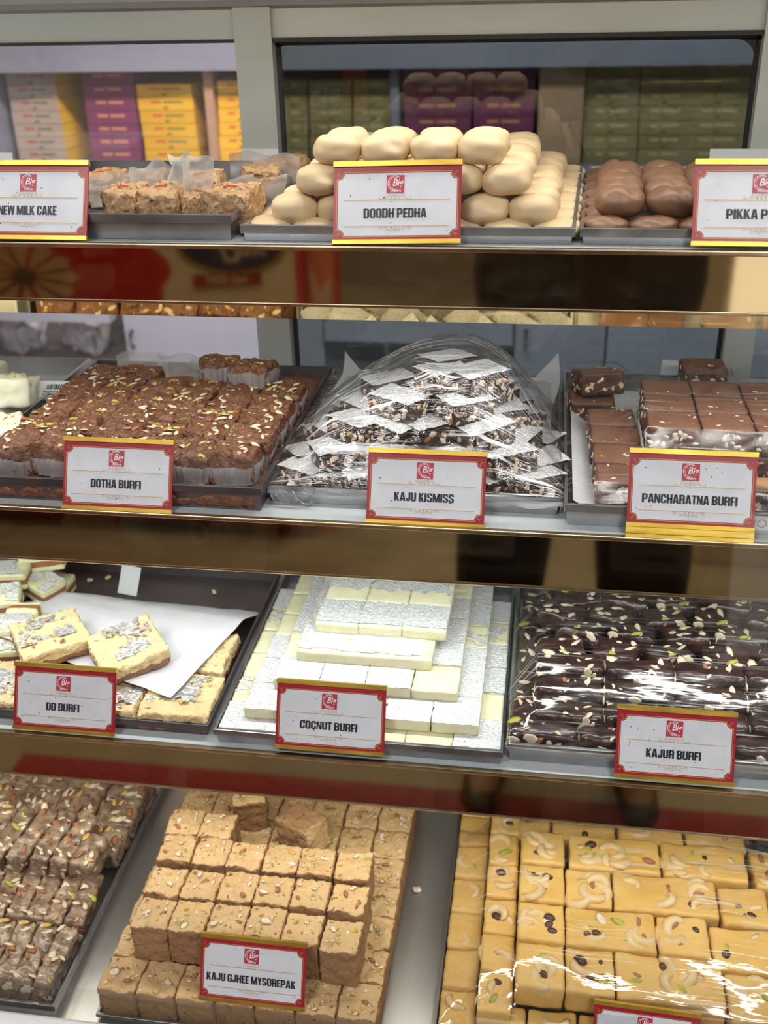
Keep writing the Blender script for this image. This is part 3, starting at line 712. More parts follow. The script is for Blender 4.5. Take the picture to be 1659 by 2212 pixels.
# ------------------------------------------------------------------ sweets: mesh makers
def rough_block(nm, w, d, h, m, seed=0, n=(10, 10, 6), r=.003, amp=.0010, freq=120, fine=.0004, ffreq=420, top_amp=0.0, lean=0.0, taper=0.0, side_mat=None, layers=None):
    """a cut sweet: rounded edges, uneven cut faces, crumbly surface; base centre at the origin"""
    mb = MB(); mats = m if isinstance(m, list) else [m]
    idx = {}
    def P(i, j, k):
        key = (i, j, k)
        if key in idx: return idx[key]
        u = Vector(((i / n[0] - .5) * w, (j / n[1] - .5) * d, (k / n[2] - .5) * h))
        c = Vector((max(-w / 2 + r, min(w / 2 - r, u.x)), max(-d / 2 + r, min(d / 2 - r, u.y)), max(-h / 2 + r, min(h / 2 - r, u.z))))
        e = u - c
        if e.length > 1e-9: u = c + e.normalized() * min(r, max(abs(e.x), abs(e.y), abs(e.z)))
        q = u + Vector((seed * 3.17, seed * 1.31, seed * 7.7))
        dv = noise.noise_vector(q * freq) * amp + noise.noise_vector(q * ffreq) * fine
        if k == n[2]: dv.z += noise.noise(q * freq * .5) * top_amp
        u = u + dv
        tz = (u.z + h / 2)
        u.x *= 1 - taper * tz / h; u.y *= 1 - taper * tz / h
        u.x += lean * tz
        u.z = max(u.z, -h / 2)
        idx[key] = len(mb.v); mb.v.append((u.x, u.y, u.z + h / 2))
        return idx[key]
    def lay(k):
        if not layers: return 0
        t = (k + .5) / n[2]
        for a, mi in layers:
            if t <= a: return mi
        return layers[-1][1]
    for i in range(n[0]):
        for j in range(n[1]):
            mb.f.append((P(i, j, 0), P(i, j + 1, 0), P(i + 1, j + 1, 0), P(i + 1, j, 0))); mb.m.append(lay(0))
            mb.f.append((P(i, j, n[2]), P(i + 1, j, n[2]), P(i + 1, j + 1, n[2]), P(i, j + 1, n[2]))); mb.m.append(lay(n[2] - 1))
    for k in range(n[2]):
        for i in range(n[0]):
            mb.f.append((P(i, 0, k), P(i + 1, 0, k), P(i + 1, 0, k + 1), P(i, 0, k + 1))); mb.m.append(side_mat or lay(k))
            mb.f.append((P(i, n[1], k), P(i, n[1], k + 1), P(i + 1, n[1], k + 1), P(i + 1, n[1], k))); mb.m.append(side_mat or lay(k))
        for j in range(n[1]):
            mb.f.append((P(0, j, k), P(0, j, k + 1), P(0, j + 1, k + 1), P(0, j + 1, k))); mb.m.append(side_mat or lay(k))
            mb.f.append((P(n[0], j, k), P(n[0], j + 1, k), P(n[0], j + 1, k + 1), P(n[0], j, k + 1))); mb.m.append(side_mat or lay(k))
    return mb.mesh(nm, mats, True)

def leaf_mesh(nm, w, d, z, seed, cover=.0, n=26, cut=None, foil=None):
    """beaten silver foil lying on a top face, ragged at its rim"""
    mb = MB(); idx = {}
    def keep(u, v):
        q = Vector((u * 2.2 + seed * 3.3, v * 2.2 + seed, seed * .7))
        e = min(u, 1 - u, v, 1 - v) * 4
        val = noise.noise(q) * .9 + noise.noise(q * 4) * .45
        return val > cover - min(1, e) * .25
    def V(i, j):
        if (i, j) in idx: return idx[(i, j)]
        x = (i / n - .5) * w; y = (j / n - .5) * d; q = Vector((x + seed, y, seed)) * 240
        idx[(i, j)] = len(mb.v)
        mb.v.append((x + noise.noise(q) * .0005, y + noise.noise(q + Vector((9, 9, 9))) * .0005, z + .0004 + noise.noise(q * 1.7) * .0005))
        return idx[(i, j)]
    for i in range(n):
        for j in range(n):
            if keep((i + .5) / n, (j + .5) / n) and not (cut and cut((i + .5) / n, (j + .5) / n)):
                mb.f.append((V(i, j), V(i + 1, j), V(i + 1, j + 1), V(i, j + 1))); mb.m.append(0)
    if not mb.f:
        mb.f.append((V(4, 4), V(14, 4), V(14, 9), V(4, 9))); mb.m.append(0)
    return mb.mesh(nm, [foil or SILVER], True)

NUT_W = mat('almond_flesh', (.66, .52, .34), .45, var=(.80, .70, .53), vscale=200)
NUT_B = mat('almond_skin', (.30, .11, .045), .5, var=(.40, .17, .07), vscale=300)
NUT_G = mat('pistachio_green', (.50, .46, .06), .45, var=(.30, .34, .05), vscale=200)
NUT_Y = mat('golden_nut', (.66, .42, .10), .42)
NUT_C = mat('cashew_cream', (.72, .54, .29), .42, var=(.66, .46, .21), vscale=120)
NUT_R = mat('dark_raisin', (.045, .014, .012), .35, var=(.10, .03, .02), vscale=200, bump=.4, bscale=300)
def toppings(nm, w, d, z, count, seed, size=(.0022, .0048), share=(.55, .15, .15, .15), inset=.9, side=0, h=0, zj=.0003):
    rng = random.Random(seed); mb = MB()
    for k in range(count):
        L = rng.uniform(*size); t = rng.random(); acc = 0; mi = 0
        for q, s in enumerate(share):
            acc += s
            if t < acc: mi = q; break
        x = rng.uniform(-.5, .5) * w * inset; y = rng.uniform(-.5, .5) * d * inset
        rot = (rng.uniform(-.35, .35), rng.uniform(-.35, .35), rng.uniform(0, 6.3))
        mb.ell((x, y, z + rng.uniform(0, .0006) + zj), L, L * rng.uniform(.35, .62), .0006 if mi < 3 else .0012, rot, mi, 7, .35)
    for k in range(side):
        L = rng.uniform(*size); s = rng.choice((0, 1, 2, 2))
        q = rng.uniform(-.45, .45); zz_ = rng.uniform(.15, .85) * h
        c, rz = ((-w / 2, q * d, zz_), PI / 2) if s == 0 else (((w / 2, q * d, zz_), PI / 2) if s == 1 else ((q * w, -d / 2, zz_), 0))
        E_ = Euler((PI / 2, rng.uniform(-1.2, 1.2), rz))
        mb.ell(c, L, L * rng.uniform(.45, .75), .0008, (PI / 2, rng.uniform(-1.5, 1.5), rz), 0 if rng.random() < .75 else 1, 7, .3)
    return mb.mesh(nm, [NUT_W, NUT_B, NUT_G, NUT_Y], True)
def cashew_mesh(s=1.0):
    mb = MB(); P = []; rad = []
    for k in range(9):
        t = k / 8; a = -1.9 + 3.8 * t
        P.append((.0052 * s * math.cos(a), .0056 * s * math.sin(a), 0)); rad.append(s * (.0011 + .0021 * math.sin(PI * (t * .9 + .05))))
    return mb.tube(P, rad, 8, 0, .8).mesh('cashew', [NUT_C], True)
CASHEW = [cashew_mesh(1.0), cashew_mesh(1.18)]
def nut_mesh(nm, L, Wd, T, m, tp=.3):
    return MB().ell((0, 0, 0), L, Wd, T, (0, 0, 0), 0, 10, tp).mesh(nm, [m], True)
ALMOND_FLAKE = nut_mesh('almond_flake', .0052, .0033, .0008, NUT_W)
ALMOND = nut_mesh('almond', .0058, .0030, .0020, NUT_B)
PISTA = nut_mesh('pistachio', .0052, .0025, .0022, NUT_G)
RAISIN = nut_mesh('raisin', .0040, .0030, .0026, NUT_R, .1)

def place(parts, name, label, loc, rz=0, group=None, rx=0, ry=0, cat='sweet', sc=None):
    r = thing(name, label, cat, loc, (rx, ry, rz), group)
    if sc: r.scale = sc
    made = {}
    for nm, me, off, par in parts:
        l, ro = off if (isinstance(off, tuple) and len(off) == 2 and isinstance(off[0], tuple)) else (off or (0, 0, 0), (0, 0, 0))
        o = link(nm, me, r, l, ro)
        if nm == 'nut_topping': o['kind'] = 'stuff'
    return r
NTH = ['', 'first', 'second', 'third', 'fourth', 'fifth', 'sixth', 'seventh', 'eighth', 'ninth', 'tenth', 'eleventh', 'twelfth']
def rowcol(i, nr, j, nc):
    a = 'front row' if i == 0 else ('back row' if i == nr - 1 else NTH[i + 1] + ' row')
    b = 'leftmost' if j == 0 else ('rightmost' if j == nc - 1 else NTH[j + 1] + ' from left')
    return a + ', ' + b
TIER = ['bottom layer', 'second layer', 'third layer', 'fourth layer', 'top layer']
rnd = random.Random(11)

# ---- cream and brown pedha
PEDHA = mat('cream_milk_pedha', (.77, .59, .37), .55, var=(.71, .53, .31), vscale=30, subs=.12, bump=.10, bscale=260, tint=.05)
PIKKA = mat('brown_milk_pedha', (.25, .135, .082), .42, var=(.20, .105, .062), vscale=35, subs=.08, bump=.14, bscale=220, tint=.08)
def pedha_mesh(nm, a, b, c, m, seed, boxy=2.55, crease=0.0):
    bm = bmesh.new(); bmesh.ops.create_icosphere(bm, subdivisions=4, radius=1)
    rg = random.Random(seed); dents = [(Vector((rg.uniform(-.7, .7), rg.uniform(-1, .2), rg.uniform(-.1, 1))).normalized(), rg.uniform(.05, .12), rg.uniform(.16, .32)) for _ in range(rg.choice((1, 2, 2)))]
    for v in bm.verts:
        p = v.co.normalized(); L = (abs(p.x) ** boxy + abs(p.y) ** boxy + abs(p.z) ** boxy) ** (-1 / boxy)
        q = p * L
        for dn, dp, rd in dents:
            s = (p - dn).length
            q *= 1 - dp * math.exp(-(s / rd) ** 2)
        if crease and p.z > 0:
            q *= 1 - crease * math.exp(-((p.x * .8 + p.y * .45 + .12 * math.sin(p.y * 4 + seed)) / .16) ** 2) * p.z
        q *= 1 + .075 * noise.noise(p * 1.6 + Vector((seed, 0, 3))) + .016 * noise.noise(p * 5 + Vector((seed, 0, 0)))
        v.co = Vector((q.x * a, q.y * b, max(q.z, -.88) * c + c * .88))
    me = bpy.data.meshes.new(nm); bm.to_mesh(me); bm.free(); me.materials.append(m)
    me.polygons.foreach_set('use_smooth', [True] * len(me.polygons))
    return me
PM = [pedha_mesh('cream_pedha', .0174, .0160, .0109, PEDHA, s) for s in range(6)]
def one(name, me, label, cat, loc, rot, group):
    return tag(link(name, me, None, loc, rot), label, cat, group)
TH_P = .0205
ped = []
ROWS = ((8, 7, .0112), (7, 6, 0), (6, 5, 0), (2, 4, 0))
for t_, (nr, nc, _) in enumerate(ROWS):
    x_l = (-.2025, -.1850, -.1650, -.1520)[t_]; y_f = (.770, .7745, .7775, .7830)[t_]; pitch = (.0348, .0350, .0336, .0345)[t_]
    for i in range(nr):
        for j in range(nc):
            buried = t_ < 3 and 1 <= i < ROWS[t_ + 1][0] - (t_ == 2) and 1 <= j < nc - 1
            if buried: continue
            z = S1 + (.0016, .0088, .0288, .0488)[t_]
            x = x_l + j * pitch + i * .0012 + rnd.uniform(-.0009, .0009)
            lab = 'cream pedha in the pile, %s, %s' % (TIER[t_] if t_ < 3 else 'top layer', rowcol(i, nr, j, nc))
            _o = one('cream_pedha', rnd.choice(PM), lab, 'sweet', (x, y_f + i * .0333 + rnd.uniform(-.001, .001), z), (rnd.uniform(-.06, .06), rnd.uniform(-.06, .06), rnd.choice((0, PI)) + rnd.uniform(-.16, .16)), 'cream pedha pile')
            if t_ == 0: _o.scale = (1, 1, .55)
PK = [pedha_mesh('brown_pedha', .0182, .0165, .0120, PIKKA, s + 20, 2.1, .14) for s in range(5)]
for t_, (nr, nc, x_l, y_f) in enumerate(((7, 6, .0395, .772), (5, 6, .0510, .7825))):
    for i in range(nr):
        for j in range(nc):
            if t_ == 0 and i >= 1 and 1 <= j < nc - 1: continue
            z = S1 + (.0016, .0118)[t_] - i * .0008 * t_
            lab = 'brown pedha in its tray, %s, %s' % (('bottom', 'upper')[t_] + ' layer', rowcol(i, nr, j, nc))
            one('brown_pedha', rnd.choice(PK), lab, 'sweet', (x_l + j * .0342 + i * .0016 + rnd.uniform(-.001, .001), y_f + i * (.0345, .0338)[t_], z), (rnd.uniform(-.2, .1) - .05 * t_, rnd.uniform(-.1, .1), rnd.uniform(-.5, .5)), 'brown pedha heap')
            if t_ == 0: bpy.context.scene.collection.objects[-1].scale = (1, 1, .62)

# ---- milk cake
MILK = mat('grainy_milk_cake', (.40, .22, .095), .5, var=(.56, .36, .18), vscale=150, vdetail=6, bump=.9, bscale=260, bdist=.0025, subs=.05)
mk = [[('cake', rough_block('milk_cake', .0335, .042, .0265, MILK, s, (26, 28, 20), .005, .0024, 120, .0020, 420), None, None),
       ('saffron_threads', MB().tube([(-.006, -.004, .0272), (0, -.002, .0276), (.006, -.003, .0272)], .0006, 5).tube([(-.002, .006, .0272), (.004, .008, .0275)], .0006, 5).mesh('saffron', [mat('saffron', (.55, .10, .02), .5)]), None, None)] for s in range(3)]
def sheet(nm, fn, nu, nv, m, parent=None):
    mb = MB(); mb.v = [tuple(fn(i / nu, j / nv)) for j in range(nv + 1) for i in range(nu + 1)]
    mb.f = [(j * (nu + 1) + i, j * (nu + 1) + i + 1, (j + 1) * (nu + 1) + i + 1, (j + 1) * (nu + 1) + i) for j in range(nv) for i in range(nu)]
    mb.m = [0] * len(mb.f)
    return mb.obj(nm, m, parent, True)
mlist = ((244, 0, .785, 'next to the milk cake tag'), (337, 1, .783, 'second from the tag in the front row'), (409, 2, .790, 'half wrapped in paper, third from the tag'), (489, 0, .787, 'at the right end of the front row'))
for k, (px, v, y, lab) in enumerate(mlist):
    p = at(px, 430, y=y - .02)
    place(mk[v], 'milk_cake', 'golden grainy milk cake piece ' + lab, (p.x + (.003 if k == 0 else 0), y, S1 + .0018), R((4, -3, 8, -5)[k]), 'milk cake pieces', sc=((.84, 1, 1.1), (.96, 1, 1.12), (.62, 1, .95), (1.08, 1, 1.1))[k])
    if k in (2,): pass
for px, y, v, lab in ((225, .868, 1, 'far back beside the tag, behind the front row'), (322, .868, 2, 'in the back row with waxed paper before it'), (438, .862, 0, 'in the middle of the back row'), (575, .912, 1, 'at the back right under waxed paper'), (625, .945, 2, 'in the far back right corner of the tray')):
    p = at(px, 390, y=y)
    place(mk[v], 'milk_cake', 'golden grainy milk cake piece ' + lab, (p.x, y, S1 + .0018), R(rnd.uniform(-12, 12)), 'milk cake pieces')
def wrap(x, y, z, w, h, yaw, lab, seed, curl=.3, lean=.35, m=None):
    c, s = math.cos(yaw), math.sin(yaw)
    def fn(u, v):
        a = (u - .5) * w; b = v * h
        q = Vector((u * 3 + seed, v * 3, seed))
        f = curl * .02 * math.sin(PI * u) + noise.noise(q) * .006 * (.3 + v)
        top = h * .28 * noise.noise(Vector((u * 2.2 + seed * 2, 5, 1))) * v
        yy = f - b * lean
        return (x + a * c - yy * s, y + a * s + yy * c, z + b + top)
    o = sheet('paper_wrapper', fn, 14, 10, m or WAXED)
    return tag(o, lab, 'paper', 'waxed paper wrappers')
p = at(395, 430, y=.792); wrap(p.x, .786, S1 + .014, .020, .040, R(62), 'standing waxed paper flap left of the third milk cake piece', 1, .5, .1)
p = at(440, 430, y=.792); wrap(p.x - .001, .783, S1 + .0235, .024, .030, R(38), 'curled waxed paper flap over the third milk cake piece', 4, .6, .25)
p = at(330, 430, y=.83); wrap(p.x, .832, S1 + .006, .034, .034, R(25), 'waxed paper flap behind the second milk cake piece', 7, .3, .3)
p = at(250, 430, y=.83); wrap(p.x, .835, S1 + .006, .045, .027, R(12), 'waxed paper flap behind the milk cake beside the tag', 9, .3, .3)
p = at(565, 430, y=.85); wrap(p.x, .83, S1 + .003, .046, .030, R(30), 'broad waxed paper sheet right of the front milk cake row', 12, .2, .5)
p = at(590, 430, y=.92); wrap(p.x, .905, S1 + .004, .060, .034, R(5), 'waxed paper sheet against the tray back, over the last milk cakes', 15, .2, .3)

# ---- dotha burfi in paper cups
DOTHA = mat('brown_grainy_burfi', (.14, .055, .027), .42, var=(.23, .10, .05), vscale=190, vdetail=6, bump=.9, bscale=330, bdist=.003, tint=.10)
def cup_mesh(w, h, seed):
    mb = MB(); n = 56; vs = []
    for k, (f, z) in enumerate(((.93, 0), (1.0, h * .5), (1.06, h))):
        for i in range(n):
            a = 2 * PI * i / n; c, s = math.cos(a), math.sin(a)
            e = (abs(c) ** 5 + abs(s) ** 5) ** (-1 / 5)
            rr = w / 2 * f * e * (1 + (.028 if i % 2 else -.028) * (.4 + .5 * k))
            vs.append((c * rr, s * rr, z * (1 + .25 * noise.noise(Vector((c * 1.5 + seed, s * 1.5, seed))) * (k == 2))))
    fs = [(k * n + i, k * n + (i + 1) % n, (k + 1) * n + (i + 1) % n, (k + 1) * n + i) for k in range(2) for i in range(n)]
    fs.append(tuple(range(n - 1, -1, -1)))
    return mb.add(vs, fs).mesh('paper_cup', [CUP])
dt = []
for s in range(6):
    dt.append([('burfi', rough_block('dotha_body', .0378, .0348, .0245, DOTHA, s + 3, (26, 24, 12), .0035, .0026, 110, .0019, 430, .004), (0, 0, .0006), None),
               ('paper_cup', cup_mesh(.0390, .0125 + .003 * (s % 3), s), None, None),
               ('nut_topping', toppings('dotha_nuts', .0345, .032, .0245, 15 + 2 * s, 50 + s, (.0014, .0058), (.66, .12, .12, .10)), None, None)])
NR, NC = 6, 6
for i in range(NR):
    for j in range(NC):
        x = -.2365 - (NC - 1 - j) * .0375 + i * .0008; y = .7435 + i * .0345
        if i == 0 and j == NC - 1: x -= .001; y -= .001
        if i == NR - 1 and j >= 2: continue
        place(dt[rnd.randrange(6)], 'dotha_burfi', 'brown burfi with sliced nuts in a paper cup, %s' % rowcol(i, NR, j, NC), (x + rnd.uniform(-.0012, .0012), y + rnd.uniform(-.001, .001), S2 + .0125 + rnd.uniform(-.0008, .0012)), rnd.choice((0, PI)) + R(rnd.uniform(-5, 5)), 'dotha burfi pieces', R(rnd.uniform(-4, 4)), R(rnd.uniform(-4, 4)))
for px, y, rz, lab in ((475, .915, 24, 'loose brown burfi tipped up at the back of the tray, left of its neighbour'), (548, .905, -8, 'loose brown burfi lying at the back of the tray, showing its paper frill')):
    p = at(px, 800, y=y); place(dt[2], 'dotha_burfi', lab, (p.x, y, S2 + .027), R(rz), 'loose dotha burfi', R(-8), R(6 if px < 500 else -3))
o = link('burfi_slab', rough_block('dotha_slab', .238, .278, .0105, DOTHA, 9, (60, 70, 3), .003, .002, 140, .0014, 480, .002)); o.location = (-.3340, .848, S2 + .0017)
tag(o, 'flat brown crumbly burfi slab covering the bottom of the dotha burfi tray', 'sweet')
nt = toppings('slab_nuts', .234, .05, .0112, 55, 7, (.0022, .0052), (.6, .15, .15, .1), .95); o2 = link('nut_topping', nt, o, (0, -.114, 0)); o2['kind'] = 'stuff'
for px, y, s, yaw, lab in ((310, .955, 3, 10, 'crumpled waxed paper standing at the back left of the dotha burfi'), (395, .955, 8, -8, 'crumpled waxed paper behind the middle of the dotha burfi'), (470, .948, 5, 4, 'low waxed paper strip behind the loose dotha burfi')):
    p = at(px, 790, y=y); wrap(p.x, y, S2 + .016, .05, .026, R(yaw), lab, s, .5, .2)

# ---- white pistachio burfi far left, middle shelf
KALA = mat('white_pistachio_burfi', (.82, .80, .56), .45, var=(.86, .85, .68), vscale=60, subs=.1, bump=.3, bscale=200, tint=.04)
kl = [[('block', rough_block('white_burfi', .036, .044, .028, KALA, s, (12, 12, 10), .004, .0015, 90, .0005), None, None), ('nut_topping', toppings('green_nuts', .03, .036, .0282, 12, 200 + s, (.0014, .0030), (.1, .0, .75, .15), side=3, h=.026), None, None)] for s in range(2)]
for k, (px, py, y, zz_, rz, lab) in enumerate(((22, 880, .86, .020, 30, 'lying on top'), (-30, 870, .90, .018, 8, 'behind the top one'), (12, 905, .80, .0018, 40, 'below the top one at the front'), (-45, 900, .80, .0018, 10, 'at the very edge of the picture'), (45, 860, .895, .0018, 15, 'under the back of the heap'))):
    p = at(px, py, y=y); place(kl[k % 2], 'white_burfi', 'white pistachio burfi at the left edge, ' + lab, (p.x, y, S2 + zz_), R(rz), 'white pistachio burfi pieces', R(-10 if k < 2 else 0), R(6 if k < 2 else 0))
p = at(128, 838, z=S2 + .024)
lt = thing('barcode_label', 'white paper label with a printed barcode leaning in the far left tray', 'label', (p.x, p.y + .004, S2 + .019), (R(28), R(0), R(4)))
MB().box((-.040, -.011, 0), (.040, .013, .0004)).obj('paper', CARD, lt)
mb = MB(); rg = random.Random(3); x = -.016
while x < .036:
    w_ = rg.uniform(.0005, .0016); mb.box((x, .002, .0004), (x + w_, .0085, .0006)); x += w_ + rg.uniform(.0005, .0013)
for r_ in range(2):
    x = -.018
    while x < .034: w_ = rg.uniform(.001, .003); mb.box((x, -.002 - r_ * .003, .0004), (x + w_, -.0006 - r_ * .003, .0006)); x += w_ + .0008
mb.obj('barcode', TAG_BLACK, lt)

# ---- kaju kismiss: dark nut blocks with silver tops under film
OBS = {'kaju': [], 'panch': [], 'kajur': [], 'yellow': []}
KK = mat('dark_raisin_fudge', (.030, .016, .013), .35, var=(.07, .04, .03), vscale=150, bump=.4, bscale=250)
kk = []
for s in range(5):
    kk.append([('burfi', rough_block('kismiss_body', .040, .031, .0175, KK, s + 30, (12, 10, 7), .0025, .0010, 140, .0005), None, None),
               ('nut_topping', toppings('kismiss_nuts', .040, .031, .0170, 0, 300 + s, (.0022, .0044), (.9, .1, 0, 0), .85, side=22, h=.017), None, None),
               ('silver_leaf', leaf_mesh('kismiss_leaf', .041, .032, .0182, s * 5.1 + 2, -.55), None, None)])
pile = {0: [(.7580, (-.182, -.135, -.088, -.042, .000)), (.790, (-.186, .003)), (.835, (-.180, .000)), (.880, (-.165, -.12, -.07, -.015))],
        1: [(.7640, (-.158, -.112, -.066, -.022)), (.80, (-.163, -.018)), (.845, (-.155, -.020)), (.885, (-.125, -.075, -.03))],
        2: [(.7760, (-.146, -.113, -.084, -.041)), (.815, (-.142, -.032)), (.855, (-.125, -.08, -.04))],
        3: [(.789, (-.112, -.060)), (.829, (-.125, -.09, -.045))],
        4: [(.808, (-.078, -.050)), (.838, (-.078,))]}
for t_, rows in pile.items():
    for i, (y, xs) in enumerate(rows):
        for j, x in enumerate(xs):
            rz = R(rnd.uniform(26, 42)) if not (t_ == 2 and j == 0 and i == 0) else R(-38)
            rz *= (1 if (i + j + t_) % 3 else -1)
            z = S2 + .0022 + t_ * .0168
            place(kk[rnd.randrange(5)], 'kaju_kismiss', 'dark raisin block with silver leaf top, %s, %s' % (TIER[t_], rowcol(i, len(rows), j, len(xs))), (x, y, z), rz, 'kaju kismiss pieces', R(rnd.uniform(-6, 4)), R(rnd.uniform(-5, 5)))
            OBS['kaju'].append((x, y, z + .020, .020, .016, rz))
tg = sheet('parchment_sheet', lambda u, v: (-.197 + u * .212 + .004 * math.sin(v * 9), .735 + v * .262, S2 + .0021 + (.026 * max(0, u - .90) / .10 + .022 * max(0, .08 - u) / .08) * (.35 + .65 * v) + .012 * max(0, v - .92) / .08), 30, 20, PAPER)
tag(tg, 'white parchment sheet lining the film wrapped kaju kismiss tray', 'paper')

# ---- pancharatna burfi
PB = mat('chocolate_brown_burfi', (.19, .082, .047), .62, var=(.24, .115, .07), vscale=45, bump=.25, bscale=300, tint=.06)
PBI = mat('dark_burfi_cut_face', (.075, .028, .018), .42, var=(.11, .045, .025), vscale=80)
pb = []
for s in range(5):
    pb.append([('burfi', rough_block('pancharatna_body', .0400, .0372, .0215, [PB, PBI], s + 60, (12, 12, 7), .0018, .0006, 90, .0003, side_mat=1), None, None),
               ('nut_topping', toppings('pancharatna_nuts', .0400, .0372, .0212, 5, 400 + s, (.0016, .0035), (.9, .1, 0, 0), .95, side=30, h=.021, zj=-.0003), None, None)])
n_ = 0
def panch(x, y, z, lab, rz=0, v=None, rx=0):
    place(pb[rnd.randrange(5) if v is None else v], 'pancharatna_burfi', 'chocolate brown burfi, ' + lab, (x, y, z), R(rz), 'pancharatna burfi pieces', R(rx))
    OBS['panch'].append((x, y, z + .0225, .0205, .019, R(rz)))
for t_ in range(3):
    for i in range(3):
        for j in range(3):
            if t_ < 2 and i > 0 and j > 0: continue
            z = S2 - .001 + (.0022, .0105 + .0022, .0326)[t_] if t_ else None
            if t_ == 0: continue
            panch(.1062 + j * .0408 + i * .0004, .800 + i * .0378, S2 + (.0, .0095, .0315)[t_], 'main block, %s, %s' % (('', 'lower layer', 'top layer')[t_], rowcol(i, 3, j, 3)), rnd.uniform(-.7, .7))
for j, x in enumerate((.150, .196, .235)):
    panch(x, .756, S2 + .0022, 'low piece before the main block, %s' % ('behind the tag', 'showing right of the tag', 'at the right edge of the photo')[j], 0)
for i in range(4):
    panch(.0665 - i * .0012, .7515 + i * .0382, S2 + .0048 + i * .0005, 'left column, ' + ('nearest the front', 'second from the front', 'third from the front', 'last at the back')[i], rnd.uniform(-3, 3))
for i in range(3):
    p = at(1345, 1000 - i * 60, z=S2 + .020)
    panch(.0945 - .002 * i, .762 + i * .040 + .004, S2 + .0022, 'inner left column beside the main block, ' + ('nearest the front', 'second from the front', 'third from the front')[i], 0)
panch(.0480, .925, S2 + .0022, 'at the back left corner of the tray, lower one', 4); panch(.0530, .932, S2 + .0240, 'tilted on another at the back left corner', 14, None, -14)
panch(.150, .965, S2 + .022, 'against the tray back, behind the main block', 2); panch(.150, .966, S2 + .0022, 'hidden low at the tray back under another', 2)
tg = sheet('parchment_sheet', lambda u, v: (.029 + u * .21, .722 + v * .20, S2 + .0019 + .0145 * max(0, .10 - u) / .10 + .0015 * math.sin(u * 14 + v * 3)), 30, 16, PAPER)
tag(tg, 'white parchment sheet under the pancharatna burfi', 'paper')
tg = sheet('parchment_strip', lambda u, v: (.0815 + u * .004, .776 + v * .085, S2 + .004 + u * .026 + .001 * math.sin(v * 20)), 6, 16, PAPER)
tag(tg, 'narrow white parchment strip between the left column and the main brown block', 'paper')
WOOD = mat('pale_wooden_spoon', (.52, .27, .11), .5, var=(.44, .22, .09), vscale=60, stretch=(.1, 1, 1))
p = at(1640, 1040, y=.748)
t = thing('wooden_spoon', 'pale wooden spoon at the right edge, lying before the chocolate brown block', 'spoon', (p.x, .742, p.z))
MB().tube([(-.014, .004, -.003), (-.006, .002, -.001), (.0, .0, .0), (.03, -.002, .001), (.10, -.004, .003)], [.003, .0075, .0085, .0068, .0055], 12, 0, .55).obj('blade', WOOD, t, True)

# ---- dd burfi
DDB = mat('pale_cream_burfi', (.78, .62, .34), .55, var=(.72, .54, .27), vscale=70, vdetail=6, bump=.8, bscale=210, bdist=.003, subs=.06)
DDB2 = mat('brown_burfi_base', (.30, .145, .07), .5, var=(.24, .11, .05), vscale=120, bump=.4, bscale=260)
dd = []
for s in range(4):
    dd.append([('burfi', rough_block('dd_body', .0610, .0600, .0165, [DDB2, DDB], s + 80, (34, 34, 10), .0022, .0016, 100, .0017, 430, .003, layers=[(.38, 0), (1, 1)]), None, None),
               ('silver_leaf', leaf_mesh('dd_leaf', .050, .040, .0170, s * 3.7 + 1, .16, 34, None, SILVER_DD), (-.004, .006, 0), None),
               ('nut_topping', toppings('dd_nuts', .052, .052, .0168, 8, 500 + s, (.0022, .0042), (.4, .3, .2, .1)), None, None)])
for k, (x, y, lab) in enumerate(((-.2930, .7000, 'slab at the front right corner of the tray, below the paper tip'), (-.3560, .7010, 'slab at the front, mostly behind the tag'), (-.4190, .7010, 'slab at the front, its edge behind the left of the tag'), (-.4680, .7020, 'slab at the front left, left of the tag'), (-.2980, .7630, 'slab along the right tray wall, second from the front'))):
    place(dd[k % 4], 'dd_burfi', 'pale cream burfi ' + lab, (x, y + (.0 if k < 4 else .004), S3 + .0019), R((0, 180, 0, 180, 90)[k]), 'dd burfi slabs')
c = (at(178, 1375, z=S3 + .036) + at(378, 1415, z=S3 + .036)) / 2
place(dd[1], 'dd_burfi', 'pale cream burfi square with brown base on the white paper, right of its twin', (-.3535, .7395, S3 + .0250), R(-52), 'dd burfi on the paper', R(5), R(4))
place(dd[2], 'dd_burfi', 'pale cream burfi square with silver patches on the white paper, left of its twin', (-.4310, .7480, S3 + .0250), R(38), 'dd burfi on the paper', R(2), R(0))
PQ = [Vector(q) for q in ((-.505, .765, 0), (-.298, .688, 0), (-.258, .858, 0), (-.470, .872, 0))]
def ddp(u, v):
    a = PQ[0].lerp(PQ[1], u); b = PQ[3].lerp(PQ[2], u); q = a.lerp(b, v)
    z = .0228 + .0016 * noise.noise(Vector((u * 4, v * 4, 0))) + .0012 * noise.noise(Vector((u * 11, v * 9, 4)))
    z -= .0195 * max(0, (v - .74) / .26) ** 1.2
    return (q.x, q.y, S3 + max(.0022, z))
tg = sheet('paper_sheet', ddp, 40, 34, PAPER); tag(tg, 'large white paper sheet laid slantwise over the pale dd burfi', 'paper')
p = at(272, 1280, z=S3 + .006)
t = thing('blank_card', 'small blank white card standing at the back of the dd burfi tray', 'card', (p.x, p.y + .002, S3 + .0022), (R(60), 0, R(-12)))
bevel(MB().box((-.0115, 0, 0), (.0115, .030, .0006)).obj('card', CARD, t), .0004)
CRUMB = rough_block('crumb', .006, .005, .003, DDB, 4, (4, 4, 3), .0015, .0012, 300)
